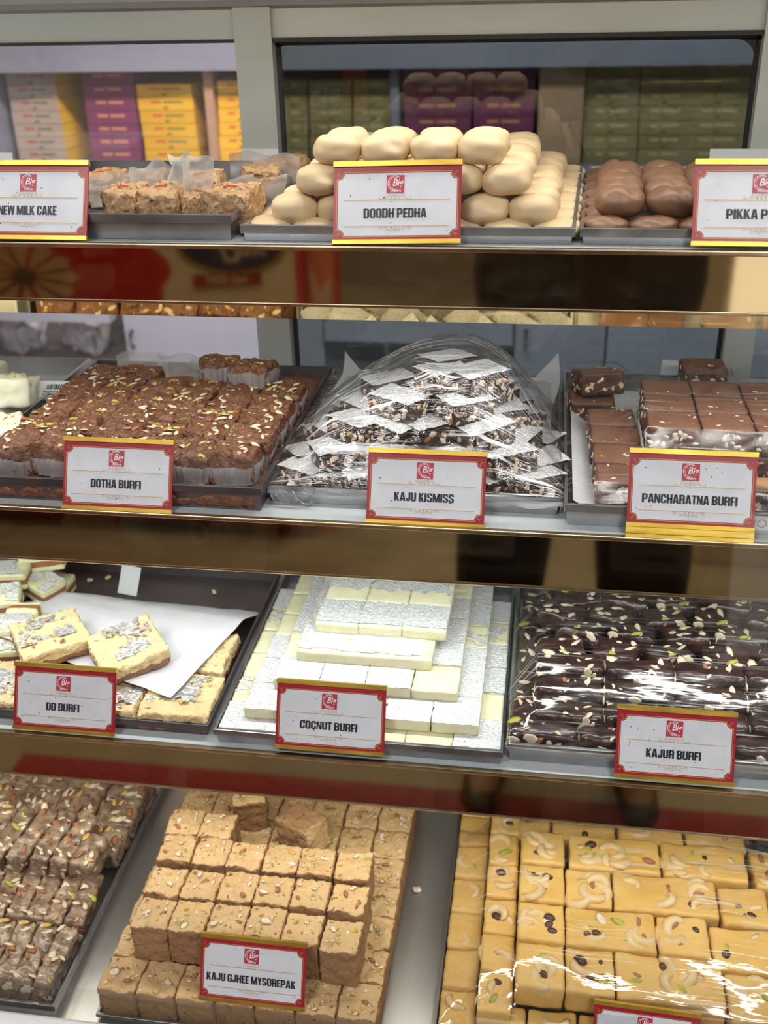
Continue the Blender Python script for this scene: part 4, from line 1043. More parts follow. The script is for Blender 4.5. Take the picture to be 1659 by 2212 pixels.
for k, (px, py, lab) in enumerate(((195, 1256, 'left of the blank card, larger one'), (234, 1250, 'right beside the blank card'), (463, 1281, 'on the bare tray at the right'), (438, 1234, 'far at the back of the tray'))):
    tag(link('crumb', CRUMB, None, at(px, py, z=S3 + .0018), (0, 0, k * 1.1)), 'cream burfi crumb on the dark tray, ' + lab, 'crumb', 'burfi crumbs')

# ---- layered burfi far left, third shelf
LG = mat('pale_green_layer', (.70, .70, .36), .5, var=(.76, .76, .46), vscale=60, bump=.25, bscale=200)
LB = mat('brown_layer', (.33, .14, .06), .5, var=(.27, .11, .05), vscale=60)
sw = [[('layers', rough_block('layered_burfi', .044, .030, .018, [LG, LB], s + 95, (12, 10, 9), .002, .0007, 90, .0003, layers=[(.34, 0), (.64, 1), (1, 0)]), None, None),
       ('silver_leaf', leaf_mesh('layered_leaf', .042, .028, .0184, s * 2.9, -.1), None, None)] for s in range(3)]
for k, (px, py, y, z, rz, rx, ry, lab) in enumerate((
        (58, 1305, .795, .0185, 5, 88, 90, 'standing on its end'), (20, 1265, .835, .034, 12, 0, 0, 'lying flat below the topmost'), (100, 1250, .865, .036, 20, -12, 0, 'slanting at the right of the heap'),
        (-5, 1290, .800, .028, 20, 10, 0, 'cut by the picture edge, middle of the heap'), (28, 1320, .775, .0120, 8, 0, 0, 'low and flat with a silver top'), (0, 1345, .755, .0019, 15, 0, 0, 'lowest at the front of the heap'),
        (90, 1290, .845, .0200, -25, 0, 10, 'behind the standing one'), (30, 1225, .880, .046, 6, -6, 0, 'topmost at the back'), (130, 1215, .900, .034, 25, -6, 0, 'farthest back beside the dd burfi tray'), (75, 1310, .815, .0019, 20, 0, 0, 'under the standing one'), (110, 1270, .87, .0019, 0, 0, 0, 'at the bottom of the heap by the tray wall'), (10, 1280, .845, .0165, 0, 0, 0, 'in the middle of the heap, mostly covered'))):
    p = at(px, py, y=y); place(sw[k % 3], 'layered_burfi', 'green and brown layered burfi, ' + lab, (p.x, y, S3 + z), R(rz), 'layered burfi heap', R(rx), R(ry))

# ---- coconut burfi
COCO = mat('white_coconut_burfi', (.74, .71, .46), .45, var=(.80, .77, .54), vscale=80, subs=.1, bump=.3, bscale=420, tint=.03)
def coco_parts(w, d, h, s, cover, nm='coco', cut=None):
    L = [('burfi', rough_block(nm + '_body', w, d, h, COCO, s, (12, 12, 5), .0012, .0005, 110, .0003), None, None)]
    if cover is not None: L.append(('silver_leaf', leaf_mesh(nm + '_leaf', w, d, h + .0002, s * 4.3, cover, 26, cut), None, None))
    return L
HC = .0107
cc = [coco_parts(.0388, .0366, HC, s, (None, -.6, -.35, -.05, -.6, .25)[s]) for s in range(6)]
def coco(x, y, lv, lab, v):
    place(cc[v], 'coconut_burfi', 'white coconut burfi, ' + lab, (x, y, S3 + .0021 + lv * HC), rnd.choice((0, PI)) + R(rnd.uniform(-.5, .5)), 'coconut burfi pieces')
for lv, x0, y0, nc, nr, pxx, inner, nm in ((0, -.2310, .6850, 6, 6, .0390, ((1, 4), (1, 9)), 'bottom step'), (1, -.2125, .6990, 5, 6, .0394, ((1, 3), (1, 9)), 'second step'), (2, -.1930, .7275, 4, 5, .0395, ((1, 2), (1, 9)), 'third step')):
    for i in range(nr):
        for j in range(nc):
            if inner[0][0] <= j <= inner[0][1] and inner[1][0] <= i < nr - (1 if lv == 0 else 2): continue
            if lv == 0 and i == nr - 1 and 0 < j < nc - 1: continue
            coco(x0 + j * pxx, y0 + i * .0372, lv, '%s of the pile, %s' % (nm, rowcol(i, nr, j, nc)), rnd.choice((0, 1, 2, 1, 4, 3, 5) if lv else (0, 1, 0, 2, 5, 4)))
bar = coco_parts(.1185, .0415, HC + .0012, 17, -.32, 'coco_bar', lambda u, v: v < .10 + .10 * noise.noise(Vector((u * 7, 2, 0))) or u > .93 or abs(u - .36 + .03 * (v - .5)) < .006)
place(bar, 'coconut_burfi', 'long uncut bar of white coconut burfi with cracked silver, before the top block', (-.1390, .7575, S3 + .0021 + 3 * HC), R(-.6), 'coconut burfi pieces')
for i in range(3):
    for j in range(3):
        if i == 0: continue
        coco(-.1775 + j * .0392, .7985 + i * .0365 - .0365 + .018, 3, 'fourth step behind the top block, %s' % rowcol(i, 3, j, 3), (1, 2, 4)[j])
for i in range(2):
    for j in range(3):
        ct = (lambda u, v: v < .55 + .2 * noise.noise(Vector((u * 5 + j, 1, 3)))) if i == 1 else (lambda u, v: v < .06)
        place(coco_parts(.0388, .0396, HC + .001, 33 + i * 3 + j, -.5, 'coco_top', ct), 'coconut_burfi', 'white coconut burfi in the raised top block, %s' % (('front row', 'back row')[i] + ', ' + ('left', 'middle', 'right')[j]),
              (-.1675 + j * .0390 + i * .0005, .7855 + i * .0400, S3 + .0021 + 4 * HC + .0006), R(-1), 'coconut burfi pieces')
for j in range(3):
    coco(-.166 + j * .0392, .880, 4, 'row behind the top block, under the shelf above, %s' % ('left', 'middle', 'right')[j], (1, 4, 2)[j])

# ---- kajur burfi: dark rolls full of nuts
KJ = mat('black_date_fudge', (.022, .009, .008), .28, var=(.055, .022, .018), vscale=110, bump=.35, bscale=220, coat=.3)
kj = []
for s in range(5):
    kj.append([('roll', rough_block('kajur_body', .0560, .0230, .0230, KJ, s + 120, (14, 8, 8), .005, .0016, 120, .0008), None, None),
               ('nut_topping', toppings('kajur_nuts', .0560, .0235, .0222, 7, 600 + s, (.0034, .0082), (.88, .12, 0, 0), .9, side=14, h=.022, zj=0), None, None)])
kt = []
for s in range(4):
    kt.append([('slice', rough_block('kajur_slice', .0420, .0290, .0185, KJ, s + 140, (12, 10, 7), .004, .0018, 120, .0008, taper=.12), None, None),
               ('nut_topping', toppings('kajur_slice_nuts', .036, .025, .0182, 6, 650 + s, (.0032, .0078), (.80, .12, .05, .03), .9, side=10, h=.017, zj=0), None, None)])
def kajur(parts, x, y, z, rz, lab, rx=0, hy=.0115, hx=.027, th=.024):
    place(parts, 'kajur_burfi', 'dark date roll studded with nuts, ' + lab, (x, y, z), R(rz), 'kajur burfi pieces', R(rx))
    OBS['kajur'].append((x, y, z + th, hx, hy, R(rz)))
base = S3 + .0021
for i, (y, z, x0) in enumerate(((.6865, 0, .016), (.7015, .0085, .036), (.7225, .0180, .036), (.7430, .0265, .037))):
    for j in range(4):
        kajur(kj[rnd.randrange(5)], x0 + j * .0568, y + rnd.uniform(-.0006, .0006), base + z, rnd.uniform(-1.5, 1.5), 'lying, %s, %s' % (('front row', 'second row', 'third row', 'crest row')[i], ('leftmost', 'second from left', 'third from left', 'rightmost')[j]))
        if i: OBS['kajur'].append((x0 + j * .0568, y, base + z, .028, .012, 0))
for i, (y, z) in enumerate(((.766, .0310), (.795, .0315), (.826, .0300), (.857, .0275))):
    for j in range(5):
        kajur(kt[rnd.randrange(4)], .030 + (i % 2) * .016 + j * .0455, y, base + z + rnd.uniform(-.002, .002), rnd.uniform(-26, 26), 'turned slice behind the crest, %s' % (('first row', 'second row', 'third row', 'back row')[i] + ', ' + ('leftmost', 'second from left', 'third from left', 'fourth from left', 'rightmost')[j]), rnd.uniform(-16, 10), .013, .019, .0195)
for i in range(6):
    y = .704 + i * .036
    kajur(kt[i % 4], .0035 + .001 * i, y, base + .0045, 90, 'at the left tray wall, %s from the front' % NTH[i + 1], 0, .013, .014, .019)
    if i >= 2:
        for q in range(3): tag(link('kajur_burfi', kj[q][0][1], None, (.05 + q * .062, y, base)), 'dark date roll in the covered bottom layer, %s, %s from left' % (NTH[i + 1] + ' row', NTH[q + 1]), 'sweet', 'kajur burfi bottom layer')

# ---- dry fruit slices, left end of the case floor
DF = mat('brown_dry_fruit_jelly', (.15, .085, .055), .26, var=(.40, .29, .19), vscale=95, vdetail=5, bump=.5, bscale=190, bdist=.003, subs=.05, coat=.35, spots=(130, .60, .68, (.12, .022, .022)), tint=.1)
df = []
for s in range(6):
    df.append([('slice', rough_block('dry_fruit_slice', .0165 * Q, .0600 * Q, .0300 * Q, DF, s + 170, (9, 22, 12), .0025, .0022, 140, .0012, 380, .001), None, None),
               ('nut_topping', toppings('dry_fruit_nuts', .0165 * Q, .058 * Q, .0298 * Q, 9, 700 + s, (.0030, .0072), (.74, .16, .04, .06), .95, side=17, h=.029, zj=0), None, None)])
db = [[('slice', rough_block('dry_fruit_block', .040 * Q, .036 * Q, .022 * Q, DF, s + 190, (14, 14, 8), .003, .0022, 130, .0012), None, None),
       ('nut_topping', toppings('dry_fruit_block_nuts', .038 * Q, .034 * Q, .0222 * Q, 13, 740 + s, (.0030, .0070), (.74, .14, .05, .07), .92, side=14, h=.021, zj=0), None, None)] for s in range(3)]
def dry(parts, x, y, z, rz, lab, ry=0, rx=0):
    place(parts, 'dry_fruit_burfi', 'glossy dry fruit burfi, ' + lab, (x * Q, y * Q, S4 + (z - S4) * Q), R(rz), 'dry fruit burfi slices', R(rx), R(ry))
for i in range(2):
    for j in range(8):
        x = -.3935 - j * .0187 - i * .0012; y = .580 + i * .0635
        dry(df[rnd.randrange(6)], x, y, S4 + .0022, rnd.uniform(-3, 3) + 2, 'on edge in the %s, %s from the right' % (('front row', 'second row')[i], NTH[j + 1]), 14)
for j in range(6):
    dry(df[rnd.randrange(6)], -.4215 - j * .0205, .6925, S4 + .0300, -6 + rnd.uniform(-3, 3), 'on edge in the raised middle row, %s from the right' % NTH[j + 1], 20, 6)
dry(db[0], -.4035, .6830, S4 + .0315, -8, 'square one lying flat at the right end of the raised row', 0, 8)
for i in range(3):
    for j in range(4):
        dry(db[rnd.randrange(3)], -.3975 - j * .0405, .7130 + i * .0372, S4 + .0022 + (.018 if j and i else .012), rnd.uniform(-5, 5), 'square one in the back part, %s, %s from the right' % (('front row', 'middle row', 'back row')[i], NTH[j + 1]), 0, 6)

# ---- mysorepak
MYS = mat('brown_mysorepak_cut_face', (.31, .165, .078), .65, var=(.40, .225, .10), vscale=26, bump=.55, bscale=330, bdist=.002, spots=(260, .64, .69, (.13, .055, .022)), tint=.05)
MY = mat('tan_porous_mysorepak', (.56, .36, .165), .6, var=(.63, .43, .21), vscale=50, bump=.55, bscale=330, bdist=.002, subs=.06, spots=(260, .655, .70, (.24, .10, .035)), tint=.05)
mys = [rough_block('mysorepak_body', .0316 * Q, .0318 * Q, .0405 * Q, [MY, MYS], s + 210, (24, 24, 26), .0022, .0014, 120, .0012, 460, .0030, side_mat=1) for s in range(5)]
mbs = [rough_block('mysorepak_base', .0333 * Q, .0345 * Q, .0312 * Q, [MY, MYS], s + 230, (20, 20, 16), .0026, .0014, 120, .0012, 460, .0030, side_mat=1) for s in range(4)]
def nuts_on(r, w, d, z, seed, kinds):
    rg = random.Random(seed)
    for nm, me, sc in kinds:
        o = link(nm, me, r, (rg.uniform(-.36, .36) * w, rg.uniform(-.36, .36) * d, z), (rg.uniform(-.3, .3), rg.uniform(-.3, .3), rg.uniform(0, 6.28)), (sc, sc, sc))
MYT = [toppings('mysorepak_nuts', .029 * Q, .029 * Q, .0405 * Q, 7 + 2 * s, 800 + s, (.0012, .0032), (.6, .14, .12, .14)) for s in range(4)]
MBT = [toppings('mysorepak_base_nuts', .031 * Q, .032 * Q, .0315 * Q, 15 + 2 * s, 820 + s, (.0012, .0034), (.6, .12, .12, .16)) for s in range(4)]
def mysore(x, y, z, lab, rz=0, low=False, rx=0, ry=0, nuts=2, seed=0):
    r = place([('block', rnd.choice(mbs if low else mys), None, None), ('nut_topping', rnd.choice(MBT if low else MYT), None, None)], 'mysorepak', 'tan mysorepak cube, ' + lab, (x * Q, y * Q, S4 + (z - S4) * Q), R(rz), 'mysorepak cubes', R(rx), R(ry))
    rg = random.Random(seed + int(x * 9999)); ks = []
    for k in range(rg.randint(1, nuts)): ks.append(rg.choice((('almond_flake', ALMOND_FLAKE, rg.uniform(.7, 1.15)), ('almond_flake', ALMOND_FLAKE, rg.uniform(.6, 1)), ('almond', ALMOND, .75), ('pistachio', PISTA, .6))))
    nuts_on(r, .032, .032, (.0318 if low else .0412) * Q, seed + int(x * 7777) + int(y * 999), ks)
for i in range(8):
    for j in range(7):
        if 1 <= i <= 4 and 1 <= j <= 5: continue
        mysore(-.3215 + j * .0335 + i * .0002, .5665 + i * .0348, S4 + .0019, 'base layer, %s' % rowcol(i, 8, j, 7), rnd.uniform(-1, 1), True, nuts=3)
for i in range(1, 5):
    for j in (5,):
        mysore(-.3215 + j * .0335, .5665 + i * .0348, S4 + .0019, 'base layer beside the raised cubes, %s row from the front' % NTH[i + 1], 0, True)
zu = S4 + .0336
for i, (y, n_, x0) in enumerate(((.5985, 6, -.3005), (.6335, 6, -.3015), (.6710, 6, -.3040), (.7050, 2, -.3080))):
    for j in range(n_):
        x = x0 + j * .0322 + (.0 if j < 5 else .001)
        yy = y + (-.0055 if (i == 0 and j == 5) else 0) + rnd.uniform(-.001, .001)
        mysore(x, yy, zu + rnd.uniform(-.0005, .0005), 'raised layer, %s' % rowcol(i, 4, j, n_), rnd.uniform(-2.5, 2.5), nuts=2)
mysore(-.2600, .7560, zu, 'tipped on its side at the back, left of the other loose one', 14, rx=6, nuts=1, seed=3)
r = place([('block', mys[2], None, None)], 'mysorepak', 'tan mysorepak cube on its side at the back, right of the other loose one', (-.2190 * Q, .7400 * Q, zu + .0175), R(-32), 'mysorepak cubes', R(0), R(84))

# crumb on the bare steel
tag(link('cashew_crumb', rough_block('cashew_crumb', .0095, .0065, .0035, NUT_W, 3, (6, 6, 4), .0016, .0022, 160), None, at(900, 1924, z=S4), (0, 0, .4)), 'pale nut crumb on the bare steel between the tan and yellow sweets', 'crumb')

# ---- yellow cashew burfi
YB_ = mat('yellow_cashew_burfi', (.66, .40, .10), .5, var=(.71, .46, .15), vscale=40, bump=.3, bscale=240, bdist=.002, subs=.08, tint=.05)
YW = {}
def yellow(x0, x1, y0, y1, z, h, lab, seed, nuts):
    x0, x1, y0, y1, h, z = x0 * Q, x1 * Q, y0 * Q, y1 * Q, h * Q, S4 + (z - S4) * Q
    w, d = x1 - x0 - .0008, y1 - y0 - .0008; key = (round(w, 3), round(d, 3), round(h, 3), seed % 3)
    if key not in YW: YW[key] = rough_block('yellow_body', w, d, h, YB_, seed % 3 + 250, (max(8, int(w / .0028)), max(8, int(d / .0028)), 7), .0022, .0010, 90, .0004, 330, .0022)
    r = place([('block', YW[key], None, None)], 'yellow_burfi', 'yellow burfi with whole nuts, ' + lab, ((x0 + x1) / 2, (y0 + y1) / 2, z), 0, 'yellow burfi pieces')
    rg = random.Random(seed * 31)
    for k in range(nuts):
        nm, me = rg.choice((('cashew', CASHEW[0]), ('cashew', CASHEW[1]), ('pistachio', PISTA), ('almond', ALMOND), ('raisin', RAISIN), ('cashew', CASHEW[0]), ('almond_flake', ALMOND_FLAKE)))
        sz = rg.uniform(1.25, 1.65)
        link(nm, me, r, (rg.uniform(-.5, .5) * max(.004, w - .019), rg.uniform(-.5, .5) * max(.004, d - .019), h - .0018 + rg.uniform(-.0012, .0008)), (rg.uniform(-.3, .3), rg.uniform(-.3, .3), rg.uniform(0, 6.28)), (sz, sz, sz))
    OBS['yellow'].append(((x0 + x1) / 2, (y0 + y1) / 2, z + h + .003, w / 2, d / 2, 0))
zt_ = S4 + .0022; HY = .0230
YROWS = ((.5660, .6100), (.6115, .6520), (.6535, .6950), (.6965, .7370))
SPLIT = (((.003, .0418), (.0424, .0806), (.0812, .1640)), ((.003, .0420), (.0424, .1160), (.1166, .1580)), ((.003, .0422), (.0428, .0820), (.0830, .1700)), ((.003, .0424), (.0460, .1260), (.1270, .2000)))
for i, (ya, yb) in enumerate(YROWS):
    for j, (xa, xb) in enumerate(SPLIT[i]):
        yellow(xa, xb, ya, yb, zt_ + 2 * HY, HY, 'top layer, %s' % rowcol(i, 4, j, 3), 10 + i * 3 + j, 6 + int((xb - xa) / .011))
for j, (xa, xb, ya, yb, lab) in enumerate(((.1650, .2100, .560, .604, 'right end beyond the top block, at the front'), (.1590, .2090, .606, .650, 'right end beyond the top block, second from the front'), (.1712, .2120, .652, .694, 'right end beyond the top block, third from the front'), (.205, .2280, .696, .740, 'right end beyond the top block, at the back'))):
    yellow(xa, xb, ya, yb, zt_ + 2 * HY - .004, HY, lab, 40 + j, 5)
for i in range(6):
    ya = .550 + i * .0385
    yellow(-.0255, .0022, ya, ya + .0380, zt_ + HY + .010, HY, 'step left of the top block, %s from the front' % NTH[i + 1], 60 + i, 4)
for i in range(7):
    ya = .5485 + i * .0400
    yellow(-.0560, -.0262, ya, ya + .0395, zt_ + .0004, HY + .008, 'lowest step along the left tray rim, %s from the front' % NTH[i + 1], 80 + i, 1 if i % 2 else 2)
for j, (xa, xb) in enumerate(((-.024, .030), (.032, .090), (.092, .150), (.152, .205))):
    yellow(xa, xb, .7395, .782, zt_ + HY + .012, HY + (.004 if j > 1 else -.004), 'row behind the top block, %s' % ('at its left end', 'second from the left', 'third from the left', 'at its right end')[j], 100 + j, 3)
    yellow(xa, xb, .784, .826, zt_ + HY + .006, HY, 'last row under the shelf front, %s' % ('at its left end', 'second from the left', 'third from the left', 'at its right end')[j], 110 + j, 3)
for j, (xa, xb) in enumerate(((-.025, .013), (.014, .052), (.053, .091), (.092, .130), (.131, .169), (.170, .208))):
    yellow(xa, xb, .5480, .5655, zt_ + HY + .002, HY, 'narrow front row below the top block, %s from the left' % NTH[j + 1], 130 + j, 2)

# ------------------------------------------------------------------ cling film
def film(label, x0, y0, x1, y1, rim, obs, m, nx=90, ny=90, apex=(), skirt=.010, relax=500, wr=.0007, wdir=(1, 0), seed=0, clip=None, over=.0012, dome=None, und=.0022):
    xs = np.linspace(x0, x1, nx); ys = np.linspace(y0, y1, ny); X, Y = np.meshgrid(xs, ys, indexing='ij')
    H = np.full((nx, ny), -10.0)
    for (cx, cy_, zt, hx, hy, rz) in obs:
        c, s = math.cos(rz), math.sin(rz); U = (X - cx) * c + (Y - cy_) * s; V = -(X - cx) * s + (Y - cy_) * c
        H = np.where((abs(U) < hx + .0015) & (abs(V) < hy + .0015), np.maximum(H, zt + over), H)
    for (ax, ay, az, ar) in apex:
        H = np.where((X - ax) ** 2 + (Y - ay) ** 2 < ar * ar, np.maximum(H, az), H)
    E_ = np.zeros_like(H, bool); E_[0, :] = E_[-1, :] = E_[:, 0] = E_[:, -1] = True
    Z = np.maximum(H, rim); Z[E_] = rim
    for it in range(relax):
        A = (np.roll(Z, 1, 0) + np.roll(Z, -1, 0) + np.roll(Z, 1, 1) + np.roll(Z, -1, 1)) / 4
        # sheet pulled tight: taut strings along both axes lift it between its supports
        Z = np.maximum(H, Z + 1.0 * (A - Z)); Z[E_] = rim
    if dome:
        dx, dy, da, db, dh = dome
        rr = np.sqrt(((X - dx) / np.where(X < dx, da[0], da[1])) ** 2 + ((Y - dy) / np.where(Y < dy, db[0], db[1])) ** 2)
        D = rim + dh * np.clip(1 - rr ** 1.7, 0, 1); D[E_] = rim
        Z = np.maximum(Z, D)
        for it in range(6):
            Z = (np.roll(Z, 1, 0) + np.roll(Z, -1, 0) + np.roll(Z, 1, 1) + np.roll(Z, -1, 1)) / 4; Z = np.maximum(Z, H); Z[E_] = rim
    mb = MB()
    for i in range(nx):
        for j in range(ny):
            x, y = xs[i], ys[j]; u = x * wdir[0] + y * wdir[1]; v = -x * wdir[1] + y * wdir[0]
            k = min(1, min(i, nx - 1 - i, j, ny - 1 - j) / 6)
            w_ = noise.noise(Vector((u * 22, v * 150, seed))) * wr + noise.noise(Vector((u * 70, v * 420, seed + 4))) * wr * .5
            lo = und * (.5 + noise.noise(Vector((x * 24 + seed, y * 24, seed))))
            mb.v.append((x, y, Z[i, j] + (abs(w_) + max(0, lo)) * k))
    def I(i, j): return i * ny + j
    for i in range(nx - 1):
        for j in range(ny - 1):
            if clip and clip((xs[i] - x0) / (x1 - x0), (ys[j] - y0) / (y1 - y0)): continue
            mb.f.append((I(i, j), I(i + 1, j), I(i + 1, j + 1), I(i, j + 1))); mb.m.append(0)
    # skirt hanging over the rim, crumpled
    def sk(idx, dx, dy):
        a = []
        for q in idx:
            p = mb.v[q]; n_ = noise.noise(Vector((p[0] * 60, p[1] * 60, seed)))
            a.append(len(mb.v)); mb.v.append((p[0] + dx * (.0022 + .0016 * n_), p[1] + dy * (.0022 + .0016 * n_), p[2] - skirt * (.8 + .45 * n_)))
        for k in range(len(idx) - 1):
            mb.f.append((idx[k], idx[k + 1], a[k + 1], a[k])); mb.m.append(0)
    if skirt:
        sk([I(i, 0) for i in range(nx)], 0, -1); sk([I(0, j) for j in range(ny)], -1, 0)
        if not clip: sk([I(nx - 1, j) for j in range(ny)], 1, 0)
    o = mb.obj('cling_film', m, None, True)
    return tag(o, label, 'cling film', 'cling film covers')
film('clear cling film pulled in a dome over the silver topped kaju kismiss pile', -.2110, .7235, .0220, .985, S2 + .0155, OBS['kaju'], FILM, dome=(-.066, .845, (.145, .088), (.118, .135), .086), wr=.0017, wdir=(.93, .36), seed=1, nx=110, ny=110)
film('clear cling film stretched over the chocolate brown pancharatna burfi', .0215, .7085, .262, .955, S2 + .019, OBS['panch'], FILM_P, wr=.0003, wdir=(.88, .46), seed=5, nx=100, ny=100)
film('clear cling film stretched over the dark kajur burfi rolls', -.0125, .6640, .257, .900, S3 + .0195, OBS['kajur'], FILM_K, wr=.0004, wdir=(.99, -.1), seed=9, nx=110, ny=110)
film('clear cling film over the yellow cashew burfi on the case floor', -.0610 * Q, .5450 * Q, .233 * Q, .765 * Q, S4 + .012, OBS['yellow'], FILM_CALM, wr=.0004, und=.0045, wdir=(.9, -.42), seed=13, nx=110, ny=100)
for (px, py, lab) in ((615, 1072, 'crumpled twist of cling film hanging at the front left corner of the kaju kismiss tray'),):
    p = at(px, py, y=.7215); mb = MB()
    for k in range(7):
        P = []; a0 = k * .9
        for q in range(12):
            t_ = q / 11; P.append((p.x + .013 * math.sin(a0 + t_ * 4.2) * (.4 + .6 * t_) + .002 * k, p.y - .0015 + .0012 * math.cos(a0 + t_ * 5), p.z + .0055 * math.sin(a0 * 1.7 + t_ * 5.2)))
        mb.tube(P, [.0010 + .0007 * abs(math.sin(q + k)) for q in range(12)], 6, 0, .35)
    tag(mb.obj('cling_film_twist', FILM, None, True), lab, 'cling film')

# ---- blank cards standing behind the trays, number sticker
def stand_card(px, py, y, w, h, rz, lab, roll=0):
    p = at(px, py, y=y); t = thing('blank_card', lab, 'card', (p.x, y, p.z - h), (R(82), R(roll), R(rz)))
    bevel(MB().box((-w / 2, 0, 0), (w / 2, h, .0008)).obj('card', CARD, t), .0003); return t
stand_card(1480, 783, 1.0095, .046, .030, 0, 'blank white card standing behind the pancharatna burfi tray', 3)
stand_card(1610, 322, 1.0175, .060, .024, 0, 'blank white card standing behind the brown pedha tray, by the right edge')
stand_card(0, 330, .998, .022, .024, 0, 'blank white card at the left edge behind the milk cake tag')
stand_card(560, 322, 1.0145, .036, .022, 0, 'white card standing behind the milk cake tray beside the post')
p = at(1642, 1131, y=.709)
t = thing('number_sticker', 'white sticker with a handwritten 10 on the rim of the pancharatna tray', 'sticker', (p.x, .7088, p.z), (R(90), 0, 0))
MB().box((-.022, -.0052, 0), (.022, .0062, .0003)).obj('sticker', CARD, t)
mb = MB(); ribbon(mb, [(-.0045, -.0025), (-.0038, .0032)], .0005); spiral(mb, (.0012, .0004), .0030, .0030, 0, 6.4, .0005, 16)
mb.v = [(v[0], v[1], .0004) for v in mb.v]; mb.obj('pen_marks', mat('grey_pen', (.16, .16, .19), .6), t)

# ------------------------------------------------------------------ the shop in front of the case (seen in the brass fronts)
RED = mat('glossy_red_panel', (.58, .006, .012), .35); CREAM = mat('cream_panel', (.80, .64, .42), .4); NAVY = mat('navy_oval', (.025, .03, .07), .35)
DKRED = mat('dark_red_ribbon', (.36, .02, .02), .4); BISC = mat('biscuit_brown', (.66, .44, .22), .5); BISCD = mat('biscuit_dark', (.14, .07, .03), .5)
ORANGE = mat('orange_panel', (.75, .24, .10), .4)
FZ = -1.2
t = thing('ice_cream_freezer', 'red chest freezer with a cream and navy printed front across the aisle', 'freezer', (0, 0, 0))
fx0, fx1 = -1.95, -.64
bevel(MB().box((fx0, FZ - .6, .05), (fx1, FZ, .92)).obj('cabinet', RED, t), .02)
MB().box((fx0, FZ - .6, .92), (fx1, FZ - .02, .96)).obj('lid', WHITE_PAINT, t)
MB().box((fx0 + .05, FZ - .55, 0), (fx1 - .05, FZ - .05, .05)).obj('base', GASKET, t)
def decal(nm, pts, m, lvl): return MB().add([(x, FZ + .0015 + lvl * .0012, z) for x, z in pts], [tuple(range(len(pts)))]).obj(nm, m, t)
decal('cream_field', [(-1.00, .62), (-.645, .60), (-.645, .855), (-1.02, .855), (-1.03, .83), (-.985, .79), (-.98, .76), (-1.01, .72), (-1.015, .67)], CREAM, 0)
def oval(cx, cz, a, b, n=36): return [(cx + a * math.cos(2 * PI * k / n), cz + b * math.sin(2 * PI * k / n)) for k in range(n)]
decal('gold_oval', oval(-.815, .835, .150, .078), GOLD, 1); decal('navy_oval', oval(-.815, .838, .138, .069), NAVY, 2)
decal('ribbon', [(-.925, .722), (-.735, .735), (-.735, .765), (-.925, .757)], DKRED, 3)
me = text_mesh('Day', .075, .3, .001, 1.0); me.materials.append(CREAM)
link('brand_lettering', me, t, (-.79, FZ + .0065, .845), (R(-90), 0, 0))
me = text_mesh('FREE ON', .028, .0, .0006, 1.0); me.materials.append(CREAM)
link('ribbon_lettering', me, t, (-.83, FZ + .0075, .756), (R(-90), 0, 0))
for k in range(12):
    a = 2 * PI * k / 12; c = (-1.40, .745)
    decal('biscuit_petal', [(c[0] + .02 * math.cos(a), c[1] + .012 * math.sin(a)), (c[0] + .14 * math.cos(a - .2), c[1] + .085 * math.sin(a - .2)), (c[0] + .155 * math.cos(a), c[1] + .10 * math.sin(a)), (c[0] + .14 * math.cos(a + .2), c[1] + .085 * math.sin(a + .2))], BISC, 1 + (k % 2))
decal('biscuit_core', oval(-1.40, .745, .035, .022), BISCD, 4)
t = thing('standing_poster', 'narrow orange poster board standing beside the red freezer', 'poster', (-.60, -1.3, 0))
bevel(MB().box((-.035, -.01, 0), (.035, .01, 1.2)).obj('board', ORANGE, t), .003)
MB().add([(-.02, .0112, .55), (.02, .0112, .55), (.03, .0112, .74), (.0, .0112, .69), (-.03, .0112, .78)], [(0, 1, 2, 3, 4)]).obj('pale_figure', CREAM, t)
t = thing('light_wood_counter', 'pale wooden counter with a lit front panel at the right across the aisle', 'counter', (0, 0, 0))
LWOOD = mat('pale_varnished_wood', (.72, .60, .42), .4, var=(.62, .50, .33), vscale=10, stretch=(1, 1, .1))
bevel(MB().box((.44, -1.75, 0), (1.7, -1.2, .98)).obj('cabinet', LWOOD, t), .01)
MB().box((.46, -1.2, .60), (1.65, -1.19, .93)).obj('lit_panel', emit('lit_warm_panel', (1, .93, .78), 3.2), t)
o = MB().box((XL - .3, -.30, 0.0), (XR + .2, .38, .006)).obj('floor_mat', mat('dark_red_mat', (.26, .02, .03), .8)); tag(o, 'dark red floor mat in front of the display case', 'mat')

# ------------------------------------------------------------------ the customer photographing the case (seen only mirrored in the brass fronts)
SKIN = mat('warm_skin', (.42, .24, .15), .5, subs=.05); JACKET = mat('dark_brown_jacket', (.055, .042, .034), .75, var=(.075, .058, .046), vscale=12, bump=.4, bscale=14, bdist=.02)
TROUS = mat('black_trousers', (.012, .016, .018), .8); HAIRM = mat('black_hair', (.012, .010, .009), .5); SHOE = mat('black_shoe', (.015, .014, .014), .4)
def skin_fig(nm, V, Ed, rad, root, m, parent, lv=2):
    me = bpy.data.meshes.new(nm); me.from_pydata(V, Ed, []); me.materials.append(m)
    o = link(nm, me, parent)
    o.modifiers.new('skin', 'SKIN'); me.skin_vertices or None
    lay = me.skin_vertices[0] if me.skin_vertices else None
    if lay is None:
        bm = bmesh.new(); bm.from_mesh(me); bm.verts.layers.skin.verify(); bm.to_mesh(me); bm.free(); lay = me.skin_vertices[0]
    for i, r_ in enumerate(rad): lay.data[i].radius = r_ if isinstance(r_, tuple) else (r_, r_); lay.data[i].use_root = (i == root)
    s = o.modifiers.new('smooth', 'SUBSURF'); s.levels = lv; s.render_levels = lv
    return o
